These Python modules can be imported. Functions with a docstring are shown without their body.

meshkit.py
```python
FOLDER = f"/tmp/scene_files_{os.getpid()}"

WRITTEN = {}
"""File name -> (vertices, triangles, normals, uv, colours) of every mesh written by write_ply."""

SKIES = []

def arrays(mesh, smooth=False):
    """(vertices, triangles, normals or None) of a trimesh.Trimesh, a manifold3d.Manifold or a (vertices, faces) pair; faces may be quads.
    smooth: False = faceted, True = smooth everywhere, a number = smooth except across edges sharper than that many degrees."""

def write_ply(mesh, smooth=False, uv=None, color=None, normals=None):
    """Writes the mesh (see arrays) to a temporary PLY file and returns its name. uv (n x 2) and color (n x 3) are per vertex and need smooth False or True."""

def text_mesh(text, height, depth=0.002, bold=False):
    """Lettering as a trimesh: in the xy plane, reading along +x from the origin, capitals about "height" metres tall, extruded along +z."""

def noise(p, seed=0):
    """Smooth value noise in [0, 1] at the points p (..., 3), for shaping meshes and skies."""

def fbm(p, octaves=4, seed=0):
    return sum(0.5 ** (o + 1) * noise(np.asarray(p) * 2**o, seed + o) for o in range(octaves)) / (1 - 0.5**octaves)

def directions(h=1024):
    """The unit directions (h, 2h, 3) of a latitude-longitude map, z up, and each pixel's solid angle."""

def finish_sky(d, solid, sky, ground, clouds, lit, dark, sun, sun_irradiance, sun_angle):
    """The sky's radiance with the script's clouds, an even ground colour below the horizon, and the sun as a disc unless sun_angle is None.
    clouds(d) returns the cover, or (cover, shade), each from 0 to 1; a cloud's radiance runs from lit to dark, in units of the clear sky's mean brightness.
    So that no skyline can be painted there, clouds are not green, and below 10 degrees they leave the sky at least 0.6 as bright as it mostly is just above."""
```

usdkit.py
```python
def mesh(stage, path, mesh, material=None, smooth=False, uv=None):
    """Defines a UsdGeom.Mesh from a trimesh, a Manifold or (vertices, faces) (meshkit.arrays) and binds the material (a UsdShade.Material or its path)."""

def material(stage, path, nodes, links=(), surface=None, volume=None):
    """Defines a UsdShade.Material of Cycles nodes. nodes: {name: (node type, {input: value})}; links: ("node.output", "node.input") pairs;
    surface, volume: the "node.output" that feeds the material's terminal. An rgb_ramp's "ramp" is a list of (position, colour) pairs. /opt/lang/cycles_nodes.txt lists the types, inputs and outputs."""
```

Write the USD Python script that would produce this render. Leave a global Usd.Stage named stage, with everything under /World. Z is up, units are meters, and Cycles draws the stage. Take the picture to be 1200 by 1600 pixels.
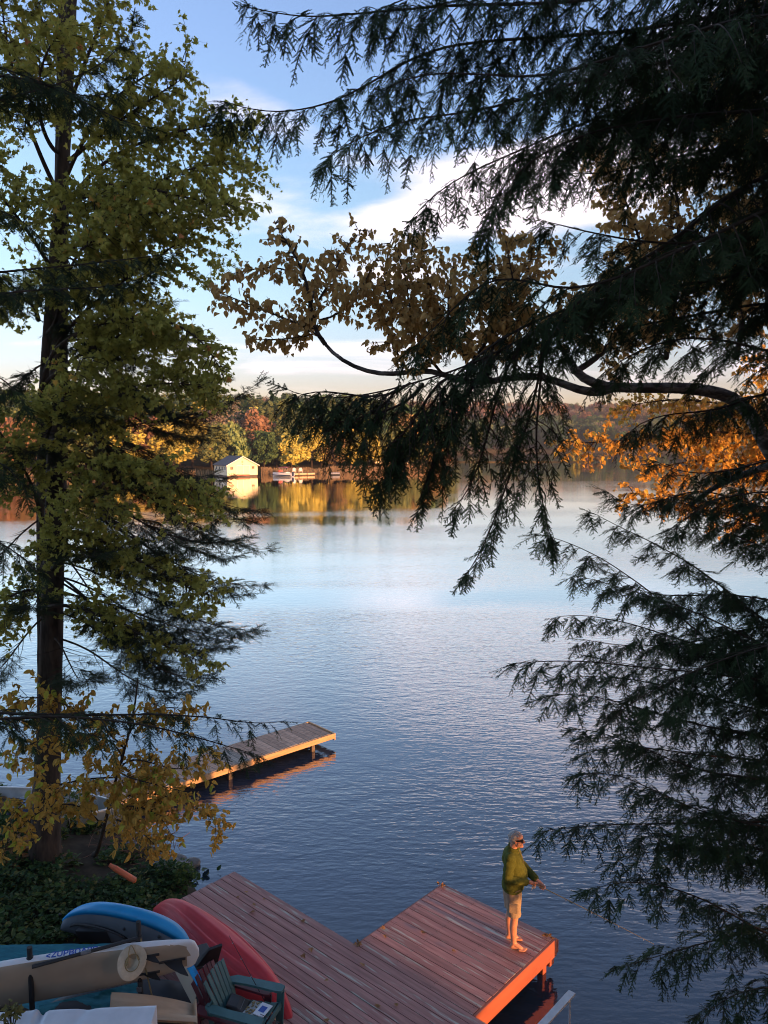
import math, random
import numpy as np, trimesh, usdkit
import manifold3d as m3
from meshkit import text_mesh, fbm, noise
from pxr import Usd, UsdGeom, UsdLux, UsdShade, Gf, Sdf, Vt
from scipy.interpolate import CubicSpline
from scipy.spatial.transform import Rotation as R

stage = Usd.Stage.CreateInMemory()
UsdGeom.SetStageUpAxis(stage, UsdGeom.Tokens.z)
UsdGeom.SetStageMetersPerUnit(stage, 1.0)
UsdGeom.Xform.Define(stage, '/World'); UsdGeom.Scope.Define(stage, '/World/Looks')
rng = np.random.default_rng(7)

# ------------------------------------------------------------------ camera, sky, sun, exposure
EYE, PITCH, EXPOSURE = 7.9, 5.24, 2.28
SUN_EL, SUN_DIR, SKY_STRENGTH, SUN_INTENSITY = math.radians(4.2), np.array([.74, -.67]), .148, .56
cam = UsdGeom.Camera.Define(stage, '/World/camera')
cam.AddTranslateOp().Set(Gf.Vec3d(0, 0, EYE)); cam.AddRotateXOp().Set(90 - PITCH)
cam.CreateHorizontalApertureAttr(36.0); cam.CreateVerticalApertureAttr(48.0); cam.CreateFocalLengthAttr(36.0)
cam.CreateClippingRangeAttr(Gf.Vec2f(.1, 6000)); cam.CreateExposureAttr(EXPOSURE)
SUN_DIR = SUN_DIR / np.linalg.norm(SUN_DIR)
AZ = math.atan2(SUN_DIR[0], SUN_DIR[1])
sun = UsdLux.DistantLight.Define(stage, '/World/sun')
sun.CreateIntensityAttr(SUN_INTENSITY); sun.CreateAngleAttr(.6); sun.CreateNormalizeAttr(True); sun.CreateColorAttr(Gf.Vec3f(1.0, .44, .15))
sun.AddRotateZOp().Set(180 - math.degrees(AZ)); sun.AddRotateXOp().Set(90 - math.degrees(SUN_EL) + 0)
dome = UsdLux.DomeLight.Define(stage, '/World/sky')

def dirv(px, py):
    c, s = math.cos(math.radians(PITCH)), math.sin(math.radians(PITCH)); u, v = (px - 600) / 1200, (py - 800) / 1200
    return np.array([u, c - v * s, -s - v * c])
def on(px, py, z=0.):
    d = dirv(px, py); return np.array([0, 0, EYE]) + d * ((z - EYE) / d[2])
def at(px, py, t):
    return np.array([0, 0, EYE]) + dirv(px, py) * t

def sky_material():
    n = {'tc': ('texture_coordinate', {}), 'sky': ('sky_texture', {'sky_type': 'single_scattering', 'sun_disc': False, 'sun_elevation': SUN_EL, 'sun_rotation': AZ, 'altitude': 0., 'air_density': 1.0, 'aerosol_density': 1.0, 'ozone_density': 1.6}),
         'xyz': ('separate_xyz', {}), 'zc': ('math', {'math_type': 'add', 'value2': .16}), 'zm': ('math', {'math_type': 'maximum', 'value2': .05}),
         'px': ('math', {'math_type': 'divide'}), 'py': ('math', {'math_type': 'divide'}), 'pl': ('combine_xyz', {'z': .37}),
         'mp': ('mapping', {'mapping_type': 'point', 'location': (1.3, .2, 0), 'rotation': (0, 0, .35), 'scale': (.75, 1.5, 1)}),
         'ns': ('noise_texture', {'scale': 1.25, 'detail': 7., 'roughness': .55, 'distortion': .35}),
         'cl': ('map_range', {'range_type': 'smoothstep', 'from_min': .54, 'from_max': .78, 'to_min': 0., 'to_max': .82, 'clamp': True}),
         'band': ('map_range', {'range_type': 'smoothstep', 'from_min': .42, 'from_max': .62, 'to_min': 1., 'to_max': 0., 'clamp': True}),
         'cm': ('math', {'math_type': 'multiply'}),
         'pink': ('rgb_ramp', {'ramp': [(0, (.53, .43, .68)), (.07, (.52, .46, .70)), (.17, (.56, .55, .68)), (.28, (.60, .60, .69)), (.45, (.65, .62, .78)), (1, (.78, .74, .86))]}),
         'zr': ('math', {'math_type': 'multiply', 'value2': 1.0}),
         'tint': ('mix_color', {'blend_type': 'multiply', 'fac': 1.0, 'use_clamp': False}),
         'mix': ('mix_color', {'blend_type': 'mix', 'use_clamp': False, 'b': CLOUD}),
         'bg': ('background_shader', {'strength': SKY_STRENGTH})}
    l = [('tc.generated', 'xyz.vector'), ('xyz.z', 'zc.value1'), ('zc.value', 'zm.value1'), ('xyz.x', 'px.value1'), ('zm.value', 'px.value2'), ('xyz.y', 'py.value1'), ('zm.value', 'py.value2'),
         ('px.value', 'pl.x'), ('py.value', 'pl.y'), ('pl.vector', 'mp.vector'), ('mp.vector', 'ns.vector'), ('xyz.z', 'band.value'),
         ('band.result', 'cm.value2'), ('cl.result', 'cm.value1'), ('xyz.z', 'zr.value1'), ('zr.value', 'pink.fac'), ('sky.color', 'tint.a'), ('pink.color', 'tint.b'),
         ('tint.result', 'mix.a'), ('cm.value', 'mix.fac'), ('mix.result', 'bg.color')]
    # a few soft cloud banks where the photograph has them, torn by the same noise that scatters clouds over the rest of the sky
    prev = 'ns.fac'
    for k, (qx, qy, wid, hgt, amt) in enumerate(CLOUDS):
        d = dirv(qx, qy); d = d / np.linalg.norm(d); r = np.array([d[1], -d[0], 0]); r /= np.linalg.norm(r); u = np.cross(r, d)
        a = math.radians(CLOUD_TILT[k]); r, u = r * math.cos(a) + u * math.sin(a), u * math.cos(a) - r * math.sin(a)
        for nm, ax, w in (('r', r, wid), ('u', u, hgt)):
            n[f'd{k}{nm}'] = ('normal', {}); 
            n[f'm{k}{nm}'] = ('mapping', {'mapping_type': 'vector', 'scale': tuple(ax / w)})
            n[f's{k}{nm}'] = ('separate_xyz', {}); n[f'a{k}{nm}'] = ('math', {'math_type': 'add'}); n[f'b{k}{nm}'] = ('math', {'math_type': 'add'}); n[f'c{k}{nm}'] = ('math', {'math_type': 'multiply'})
            del n[f'd{k}{nm}']
            l += [('tc.generated', f'm{k}{nm}.vector'), (f'm{k}{nm}.vector', f's{k}{nm}.vector'), (f's{k}{nm}.x', f'a{k}{nm}.value1'), (f's{k}{nm}.y', f'a{k}{nm}.value2'), (f'a{k}{nm}.value', f'b{k}{nm}.value1'), (f's{k}{nm}.z', f'b{k}{nm}.value2'), (f'b{k}{nm}.value', f'c{k}{nm}.value1'), (f'b{k}{nm}.value', f'c{k}{nm}.value2')]
        n[f'q{k}'] = ('math', {'math_type': 'add'}); n[f'f{k}'] = ('map_range', {'range_type': 'smoothstep', 'from_min': 0., 'from_max': 1., 'to_min': amt, 'to_max': 0., 'clamp': True}); n[f'g{k}'] = ('math', {'math_type': 'add'})
        l += [(f'c{k}r.value', f'q{k}.value1'), (f'c{k}u.value', f'q{k}.value2'), (f'q{k}.value', f'f{k}.value'), (f'f{k}.result', f'g{k}.value1'), (prev, f'g{k}.value2')]
        prev = f'g{k}.value'
    l.append((prev, 'cl.value'))
    return usdkit.material(stage, '/World/Looks/sky_look', n, l, surface='bg.background')
CLOUD = (2.25, 1.93, 2.02)
CLOUDS = [(640, 300, .40, .065, .19), (390, 165, .16, .034, .15), (285, 398, .06, .02, .14), (900, 285, .3, .07, .19), (1120, 560, .3, .04, .08)]
CLOUD_TILT = [3, -18, 0, 5, 0]
UsdShade.MaterialBindingAPI.Apply(dome.GetPrim()).Bind(sky_material())
dome.GetPrim().SetCustomDataByKey('kind', 'structure')

# ------------------------------------------------------------------ helpers
used = {}
def numbered(path):
    k = used.get(path, 0); used[path] = k + 1
    return path if k == 0 else f'{path}_{k:03d}'
def tag(o, label=None, cat=None, group=None, kind=None):
    p = o.GetPrim() if hasattr(o, 'GetPrim') else o
    for k, v in (('label', label), ('category', cat), ('group', group), ('kind', kind)):
        if v: p.SetCustomDataByKey(k, v)
    return p
def parent_path(parent): return '/World' if parent is None else str((parent.GetPrim() if hasattr(parent, 'GetPrim') else parent).GetPath())
def place(x, loc=(0, 0, 0), rz=0., rx=None, scale=None, mat=None):
    if mat is not None:
        x.AddTransformOp().Set(Gf.Matrix4d(*np.asarray(mat, float).T.ravel().tolist())); return x
    x.AddTranslateOp().Set(Gf.Vec3d(*map(float, loc)))
    if rz: x.AddRotateZOp().Set(float(rz))
    if rx: x.AddRotateXOp().Set(float(rx))
    if scale is not None: x.AddScaleOp().Set(Gf.Vec3f(*(map(float, scale) if np.ndim(scale) else [float(scale)] * 3)))
    return x
def thing(name, label, cat, loc=(0, 0, 0), rz=0., group=None, mat=None):
    x = UsdGeom.Xform.Define(stage, numbered('/World/' + name)); place(x, loc, rz, mat=mat); tag(x, label, cat, group)
    return x
def obj(name, mesh, m, parent=None, label=None, smooth=False, kind=None, loc=None, rz=0., mat=None):
    x = usdkit.mesh(stage, numbered(parent_path(parent) + '/' + name), mesh, m, smooth=smooth)
    if loc is not None or mat is not None: place(x, loc or (0, 0, 0), rz, mat=mat)
    tag(x, label, kind=kind)
    return x
def basis(x, z, o):
    x = np.asarray(x, float); x = x / np.linalg.norm(x); z = np.asarray(z, float); y = np.cross(z, x); y /= np.linalg.norm(y); z = np.cross(x, y)
    m = np.eye(4); m[:3, 0], m[:3, 1], m[:3, 2], m[:3, 3] = x, y, z, o
    return m
def cat(ms):
    vs, fs, n = [], [], 0
    for m in ms:
        v, f = (np.asarray(m.vertices), np.asarray(m.faces)) if hasattr(m, 'vertices') else (np.asarray(m[0]), np.asarray(m[1]))
        if len(v) == 0: continue
        vs.append(v); fs.append(f + n); n += len(v)
    return np.vstack(vs), np.vstack(fs)
def box(lo, hi):
    lo, hi = np.asarray(lo, float), np.asarray(hi, float)
    m = trimesh.creation.box(hi - lo); m.apply_translation((lo + hi) / 2); return m
def cbox(lo, hi, c=.004):
    """A box with chamfered edges."""
    lo, hi = np.asarray(lo, float), np.asarray(hi, float); pts = []
    for a in range(3):
        l, h = lo + c, hi - c; l[a], h[a] = lo[a], hi[a]
        pts += [[(l, h)[i][0], (l, h)[j][1], (l, h)[k][2]] for i in (0, 1) for j in (0, 1) for k in (0, 1)]
    return trimesh.convex.convex_hull(np.array(pts))
def bar(a, b, w, h, up=(0, 0, 1), c=.003):
    a, b = np.asarray(a, float), np.asarray(b, float); L = np.linalg.norm(b - a)
    m = cbox((0, -w / 2, -h / 2), (L, w / 2, h / 2), c); m.apply_transform(basis(b - a, up, a)); return m
def tube(P, r, n=6, cap=True):
    P = np.asarray(P, float); r = np.broadcast_to(np.asarray(r, float), len(P))
    T = np.gradient(P, axis=0); T /= np.linalg.norm(T, axis=1, keepdims=True) + 1e-12
    ref = np.array([0, 0, 1.]) if abs(T[:, 2]).mean() < .8 else np.array([1., 0, 0])
    A = np.cross(T, ref); A /= np.linalg.norm(A, axis=1, keepdims=True) + 1e-12; B = np.cross(T, A)
    th = np.arange(n) * 2 * math.pi / n
    V = (P[:, None] + r[:, None, None] * (np.cos(th)[None, :, None] * A[:, None] + np.sin(th)[None, :, None] * B[:, None])).reshape(-1, 3)
    i, j = np.meshgrid(np.arange(len(P) - 1), np.arange(n), indexing='ij'); i, j = i.ravel(), j.ravel(); k = (j + 1) % n
    F = np.vstack([np.c_[i * n + j, i * n + k, (i + 1) * n + k], np.c_[i * n + j, (i + 1) * n + k, (i + 1) * n + j]])
    if cap:
        e = (len(P) - 1) * n
        F = np.vstack([F, [[0, q + 1, q] for q in range(1, n - 1)], [[e, e + q, e + q + 1] for q in range(1, n - 1)]])
    return V, F
def spline(P, step=.05):
    P = np.asarray(P, float); d = np.r_[0, np.cumsum(np.linalg.norm(np.diff(P, axis=0), axis=1))]
    n = max(3, int(d[-1] / step)); return CubicSpline(d, P)(np.linspace(0, d[-1], n))
def hulls(bones, ref=.012, it=4):
    """Bones: ((p, r), (q, s)) pairs, joined into one smooth skin."""
    man = m3.Manifold()
    for (p, r), (q, s) in bones:
        A = m3.Manifold.sphere(r, 14).translate(tuple(map(float, p))); B = m3.Manifold.sphere(s, 14).translate(tuple(map(float, q)))
        man = man + m3.Manifold.batch_hull([A, B])
    g = man.refine_to_length(ref).to_mesh()
    t = trimesh.Trimesh(g.vert_properties[:, :3], g.tri_verts, process=True)
    if it: trimesh.smoothing.filter_taubin(t, iterations=it)
    return t
def quats(M): return Vt.QuathArray([Gf.Quath(float(q[3]), float(q[0]), float(q[1]), float(q[2])) for q in R.from_matrix(M).as_quat()])
def instancer(name, parent, protos, P, M, S, idx, label=None, cat_=None, kind='stuff'):
    path = numbered(parent_path(parent) + '/' + name); pi = UsdGeom.PointInstancer.Define(stage, path)
    paths = []
    for src in protos:
        c = stage.DefinePrim(path + '/' + src.GetName()); c.GetReferences().AddInternalReference(src.GetPath()); paths.append(c.GetPath())
    pi.CreatePrototypesRel().SetTargets(paths)
    pi.CreateProtoIndicesAttr(Vt.IntArray.FromNumpy(np.asarray(idx, np.int32))); pi.CreatePositionsAttr(Vt.Vec3fArray.FromNumpy(np.asarray(P, np.float32)))
    pi.CreateOrientationsAttr(quats(M)); S = np.asarray(S, np.float32); S = np.repeat(S[:, None], 3, 1) if S.ndim == 1 else S
    pi.CreateScalesAttr(Vt.Vec3fArray.FromNumpy(S)); tag(pi, label, cat_, kind=kind)
    return pi
def frames(X, Z):
    X = X / np.linalg.norm(X, axis=1, keepdims=True); Y = np.cross(Z, X); Y /= np.linalg.norm(Y, axis=1, keepdims=True) + 1e-9
    return np.stack([X, Y, np.cross(X, Y)], 2)
stage.CreateClassPrim('/World/kinds')

# ------------------------------------------------------------------ materials
def pm(name, c1, c2=None, scale=6., rough=.6, bump=0., spec=.5, stretch=(1, 1, 1), rnd=0., space='object', contrast=(.35, .65), detail=5., metallic=0., wear=None, bscale=None, translucent=0., island=None, coat=0.):
    c2 = c2 if c2 is not None else c1
    src = {'object': 'tc.object', 'world': 'geo.position'}[space]
    n = {'tc': ('texture_coordinate', {}), 'geo': ('geometry', {}), 'mp': ('mapping', {'mapping_type': 'point', 'scale': stretch}), 'ns': ('noise_texture', {'scale': scale, 'detail': detail, 'roughness': .6}),
         'rp': ('rgb_ramp', {'ramp': [(contrast[0], c1), (contrast[1], c2)]}), 'p': ('principled_bsdf', {'roughness': rough, 'specular_ior_level': spec, 'metallic': metallic, 'coat_weight': coat})}
    l = [(src, 'mp.vector'), ('ns.fac', 'rp.fac')]
    oi = False
    if rnd:
        n['oi'] = ('object_info', {}); oi = True
        n['off'] = ('combine_xyz', {}); n['k'] = ('math', {'math_type': 'multiply', 'value2': 37.}); n['add'] = ('mix', {'mix_type': 'add', 'fac': 1.0})
        l += [('oi.random', 'k.value1'), ('k.value', 'off.x'), ('k.value', 'off.y'), ('mp.vector', 'add.color1'), ('off.vector', 'add.color2'), ('add.color', 'ns.vector')]
        vec = 'add.color'
    else:
        l.append(('mp.vector', 'ns.vector')); vec = 'mp.vector'
    col = 'rp.color'
    if island is not None:
        n['ir'] = ('rgb_ramp', {'ramp': island}); n['io'] = ('object_info', {}); n['ia'] = ('math', {'math_type': 'add'}); n['if'] = ('math', {'math_type': 'fraction'}); col = 'ir.color'
        l += [('geo.random_per_island', 'ia.value1'), ('io.random', 'ia.value2'), ('ia.value', 'if.value1'), ('if.value', 'ir.fac')]
    if wear is not None:      # (colour, scale, threshold) worn-through patches
        n['wn'] = ('noise_texture', {'scale': wear[1], 'detail': 6., 'roughness': .65}); n['wr'] = ('map_range', {'range_type': 'smoothstep', 'from_min': wear[2], 'from_max': wear[2] + .06, 'to_min': 0., 'to_max': .85, 'clamp': True}); n['wm'] = ('mix_color', {'b': wear[0]})
        l += [(vec, 'wn.vector'), ('wn.fac', 'wr.value'), ('wr.result', 'wm.fac'), (col, 'wm.a')]; col = 'wm.result'
    if rnd:
        n['hr'] = ('map_range', {'from_min': 0., 'from_max': 1., 'to_min': 1 - rnd, 'to_max': 1 + rnd}); n['hs'] = ('hsv', {'hue': .5, 'saturation': 1., 'fac': 1.})
        l += [('oi.random', 'hr.value'), ('hr.result', 'hs.value'), (col, 'hs.color')]; col = 'hs.color'
    l.append((col, 'p.base_color'))
    if bump:
        n['bn'] = ('noise_texture', {'scale': bscale or scale * 3, 'detail': 4.}); n['bp'] = ('bump', {'strength': min(1., bump), 'distance': .01})
        l += [(vec, 'bn.vector'), ('bn.fac', 'bp.height'), ('bp.normal', 'p.normal')]
    out = 'p.BSDF'
    if translucent:
        n['tr'] = ('translucent_bsdf', {}); n['mx'] = ('mix_closure', {'fac': translucent}); l += [(col, 'tr.color'), ('p.BSDF', 'mx.closure1'), ('tr.BSDF', 'mx.closure2')]; out = 'mx.closure'
    return usdkit.material(stage, '/World/Looks/' + name, n, l, surface=out)

M = {}
M['deck'] = pm('deck_paint', (.24, .105, .090), (.40, .19, .16), 3., .6, .5, .4, (.35, 5, 5), .16, wear=((.40, .39, .32), 2.6, .57), bscale=14)
M['fascia'] = pm('fascia_paint', (.24, .066, .036), (.30, .09, .05), 2., .5, .3, .4, (.5, 3, 3), .05)
M['grey_wood'] = pm('grey_wood', (.16, .145, .125), (.30, .27, .235), 4., .8, .6, .3, (5, .5, 5), .2, bscale=14)
M['new_wood'] = pm('new_wood', (.30, .20, .11), (.40, .28, .16), 3., .7, .4, .3, (.4, 6, 6), .1)
M['post_wood'] = pm('post_wood', (.06, .05, .04), (.13, .10, .08), 8., .8, .6, .3)
M['bark'] = pm('bark', (.022, .017, .013), (.075, .055, .042), 9., .9, 1., .2, (1, 1, .25), bscale=16)
M['twig'] = pm('twig', (.030, .022, .016), (.060, .044, .032), 12., .9, .4, .2)
M['birch_bark'] = pm('birch_bark', (.035, .028, .024), (.22, .20, .18), 5., .8, .5, .3, (1, 1, 2.5), contrast=(.44, .66))
M['needle'] = pm('hemlock_needle', (.022, .042, .018), (.045, .070, .026), 1.5, .75, 0, .12, space='world', translucent=.22, rnd=.3)
M['spruce_needle'] = pm('spruce_needle', (.022, .038, .018), (.045, .060, .024), 1.2, .75, 0, .12, space='world', translucent=.25, rnd=.3)
MAPLE = [(0, (.25, .28, .06)), (.3, (.36, .34, .07)), (.6, (.50, .38, .075)), (.82, (.60, .34, .07)), (1, (.52, .20, .08))]
BIRCH = [(0, (.48, .30, .10)), (.3, (.60, .39, .13)), (.7, (.68, .43, .15)), (.9, (.54, .30, .10)), (1, (.38, .36, .12))]
SAP = [(0, (.28, .36, .05)), (.4, (.44, .45, .06)), (.75, (.52, .44, .06)), (1, (.50, .30, .06))]
M['maple_leaf'] = pm('maple_leaf', (.1, .1, .02), rough=.6, spec=.3, translucent=.55, island=MAPLE)
M['birch_leaf'] = pm('birch_leaf', (.3, .2, .05), rough=.6, spec=.3, translucent=.42, island=BIRCH)
M['sapling_leaf'] = pm('sapling_leaf', (.3, .2, .05), rough=.6, spec=.3, translucent=.42, island=SAP)
M['gold_leaf'] = pm('gold_leaf', (.4, .2, .03), rough=.6, spec=.3, translucent=.42, island=[(0, (.50, .40, .07)), (.5, (.60, .44, .08)), (1, (.56, .32, .07))])
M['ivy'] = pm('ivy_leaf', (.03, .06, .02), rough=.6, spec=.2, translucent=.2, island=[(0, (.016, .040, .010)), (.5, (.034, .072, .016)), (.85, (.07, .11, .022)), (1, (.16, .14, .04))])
M['weed'] = pm('weed_leaf', (.05, .09, .025), rough=.55, spec=.4, translucent=.25, island=[(0, (.04, .075, .02)), (.6, (.075, .12, .03)), (.9, (.13, .15, .04)), (1, (.22, .17, .04))])
M['soil'] = pm('soil', (.035, .026, .018), (.075, .055, .036), 3., .95, .8, .1, space='world')
M['land'] = pm('far_land', (.05, .045, .02), (.10, .075, .03), .05, .95, 0, .1, space='world')
M['black'] = pm('black_plastic', (.012, .012, .013), (.02, .02, .022), 5., .5, .1)
M['rubber'] = pm('dark_rubber', (.022, .023, .026), (.034, .036, .040), 3., .55, .1)
M['strap'] = pm('grey_strap', (.12, .12, .13), (.2, .2, .2), 20., .8)
M['red_plastic'] = pm('red_plastic', (.50, .030, .040), (.60, .050, .058), 1.6, .42, .12, .4, bscale=30, wear=((.50, .14, .13), 3., .64))
M['blue_plastic'] = pm('blue_plastic', (.01, .25, .52), (.02, .30, .60), 2., .38, .1, .5, bscale=30, wear=((.1, .28, .45), 4., .72))
M['grey_plastic'] = pm('grey_kayak_deck', (.10, .12, .14), (.14, .16, .18), 2., .5, .1)
M['board_tan'] = pm('board_tan', (.36, .29, .215), (.42, .34, .255), 2., .45, .05)
M['board_white'] = pm('board_white', (.70, .70, .70), (.76, .76, .75), 2., .4, .05)
M['print_blue'] = pm('print_blue', (.03, .09, .40), rough=.4)
M['print_black'] = pm('print_black', (.02, .02, .025), rough=.5)
M['white_cover'] = pm('white_cover', (.60, .61, .63), (.72, .73, .75), 3., .55, .2)
M['teal_tarp'] = pm('teal_tarp', (.015, .13, .17), (.03, .20, .24), 6., .55, .5, .4, (1, 4, 1))
M['hat'] = pm('hat_cloth', (.48, .42, .32), (.58, .52, .40), 14., .9, .3)
M['cord'] = pm('cord', (.25, .18, .08), (.32, .25, .12), 40., .9)
M['tan_wood'] = pm('tan_wood', (.40, .27, .16), (.50, .35, .22), 3., .55, .2, stretch=(.5, 4, 4))
M['teal_chair'] = pm('teal_chair', (.035, .105, .11), (.05, .135, .14), 4., .5, .1)
M['maroon_chair'] = pm('maroon_chair', (.10, .018, .028), (.14, .026, .038), 4., .5, .1)
M['clear_bag'] = pm('packet', (.30, .29, .27), (.5, .49, .46), 12., .3, .2)
M['paper'] = pm('paper', (.70, .72, .76), (.78, .80, .84), 6., .5)
M['dry_leaf'] = pm('dry_leaf', (.22, .10, .035), (.36, .19, .07), 20., .8, rnd=.3, translucent=.2)
M['metal'] = pm('grey_metal', (.36, .36, .37), (.46, .46, .47), 8., .42, .1, metallic=.4)
M['skin'] = pm('skin', (.38, .17, .105), (.44, .21, .14), 8., .5, .05)
M['hair'] = pm('grey_hair', (.15, .14, .13), (.34, .33, .32), 60., .7, .5)
M['fleece'] = pm('green_fleece', (.050, .062, .014), (.070, .085, .020), 30., .95, .5, .1)
M['shorts'] = pm('khaki_cloth', (.20, .155, .11), (.26, .205, .15), 12., .9, .4, .1)
M['shades'] = pm('dark_lens', (.008, .008, .01), rough=.15)
M['roof'] = pm('grey_shingle', (.055, .052, .055), (.10, .095, .10), 3., .9, .3, stretch=(1, 1, 4))
M['white_paint'] = pm('white_paint', (.74, .73, .68), (.80, .79, .74), .7, .6, .1)
M['cream_paint'] = pm('cream_paint', (.66, .58, .40), (.72, .64, .46), .7, .6, .1)
M['window_dark'] = pm('window_dark', (.03, .035, .04), rough=.15)
M['red_barn'] = pm('red_barn', (.24, .035, .03), (.30, .05, .04), 1., .7)
M['reed'] = pm('reed', (.3, .2, .1), rough=.9, translucent=.3, island=[(0, (.16, .14, .07)), (.6, (.28, .22, .12)), (1, (.26, .16, .10))])
M['aluminium'] = pm('boat_aluminium', (.40, .42, .42), (.55, .57, .57), 5., .4, .1, metallic=.5)
M['orange'] = pm('orange_plastic', (.48, .12, .05), (.55, .16, .07), 5., .5)
M['navy'] = pm('navy', (.02, .03, .07), rough=.4)
M['boat_red'] = pm('boat_red', (.40, .08, .06), rough=.4)
M['dry_twig'] = pm('dry_twig', (.12, .06, .04), (.20, .10, .06), 8., .9)
M['stone'] = pm('stone', (.09, .085, .08), (.18, .17, .16), 6., .85, .6)

def far_leaf(name, cols): return pm('far_' + name, cols[0], rough=.8, spec=.15, translucent=.3, island=[(0, cols[0]), (.5, cols[1]), (1, cols[2])], rnd=.22)
FAR = {'orange': far_leaf('orange', [(.22, .16, .08), (.28, .20, .09), (.33, .24, .10)]), 'yellow': far_leaf('yellow', [(.40, .37, .10), (.47, .43, .11), (.52, .49, .13)]),
       'red': far_leaf('red', [(.17, .10, .08), (.22, .13, .09), (.26, .16, .10)]), 'green': far_leaf('green', [(.06, .12, .055), (.085, .15, .06), (.11, .18, .07)]),
       'olive': far_leaf('olive', [(.11, .15, .065), (.14, .18, .07), (.18, .21, .08)]), 'pale': far_leaf('pale', [(.17, .25, .10), (.21, .30, .12), (.25, .33, .13)]),
       'bare': far_leaf('bare', [(.20, .17, .13), (.25, .21, .16), (.28, .24, .18)]), 'pine': far_leaf('pine', [(.03, .07, .045), (.04, .09, .05), (.06, .11, .06)])}

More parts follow.
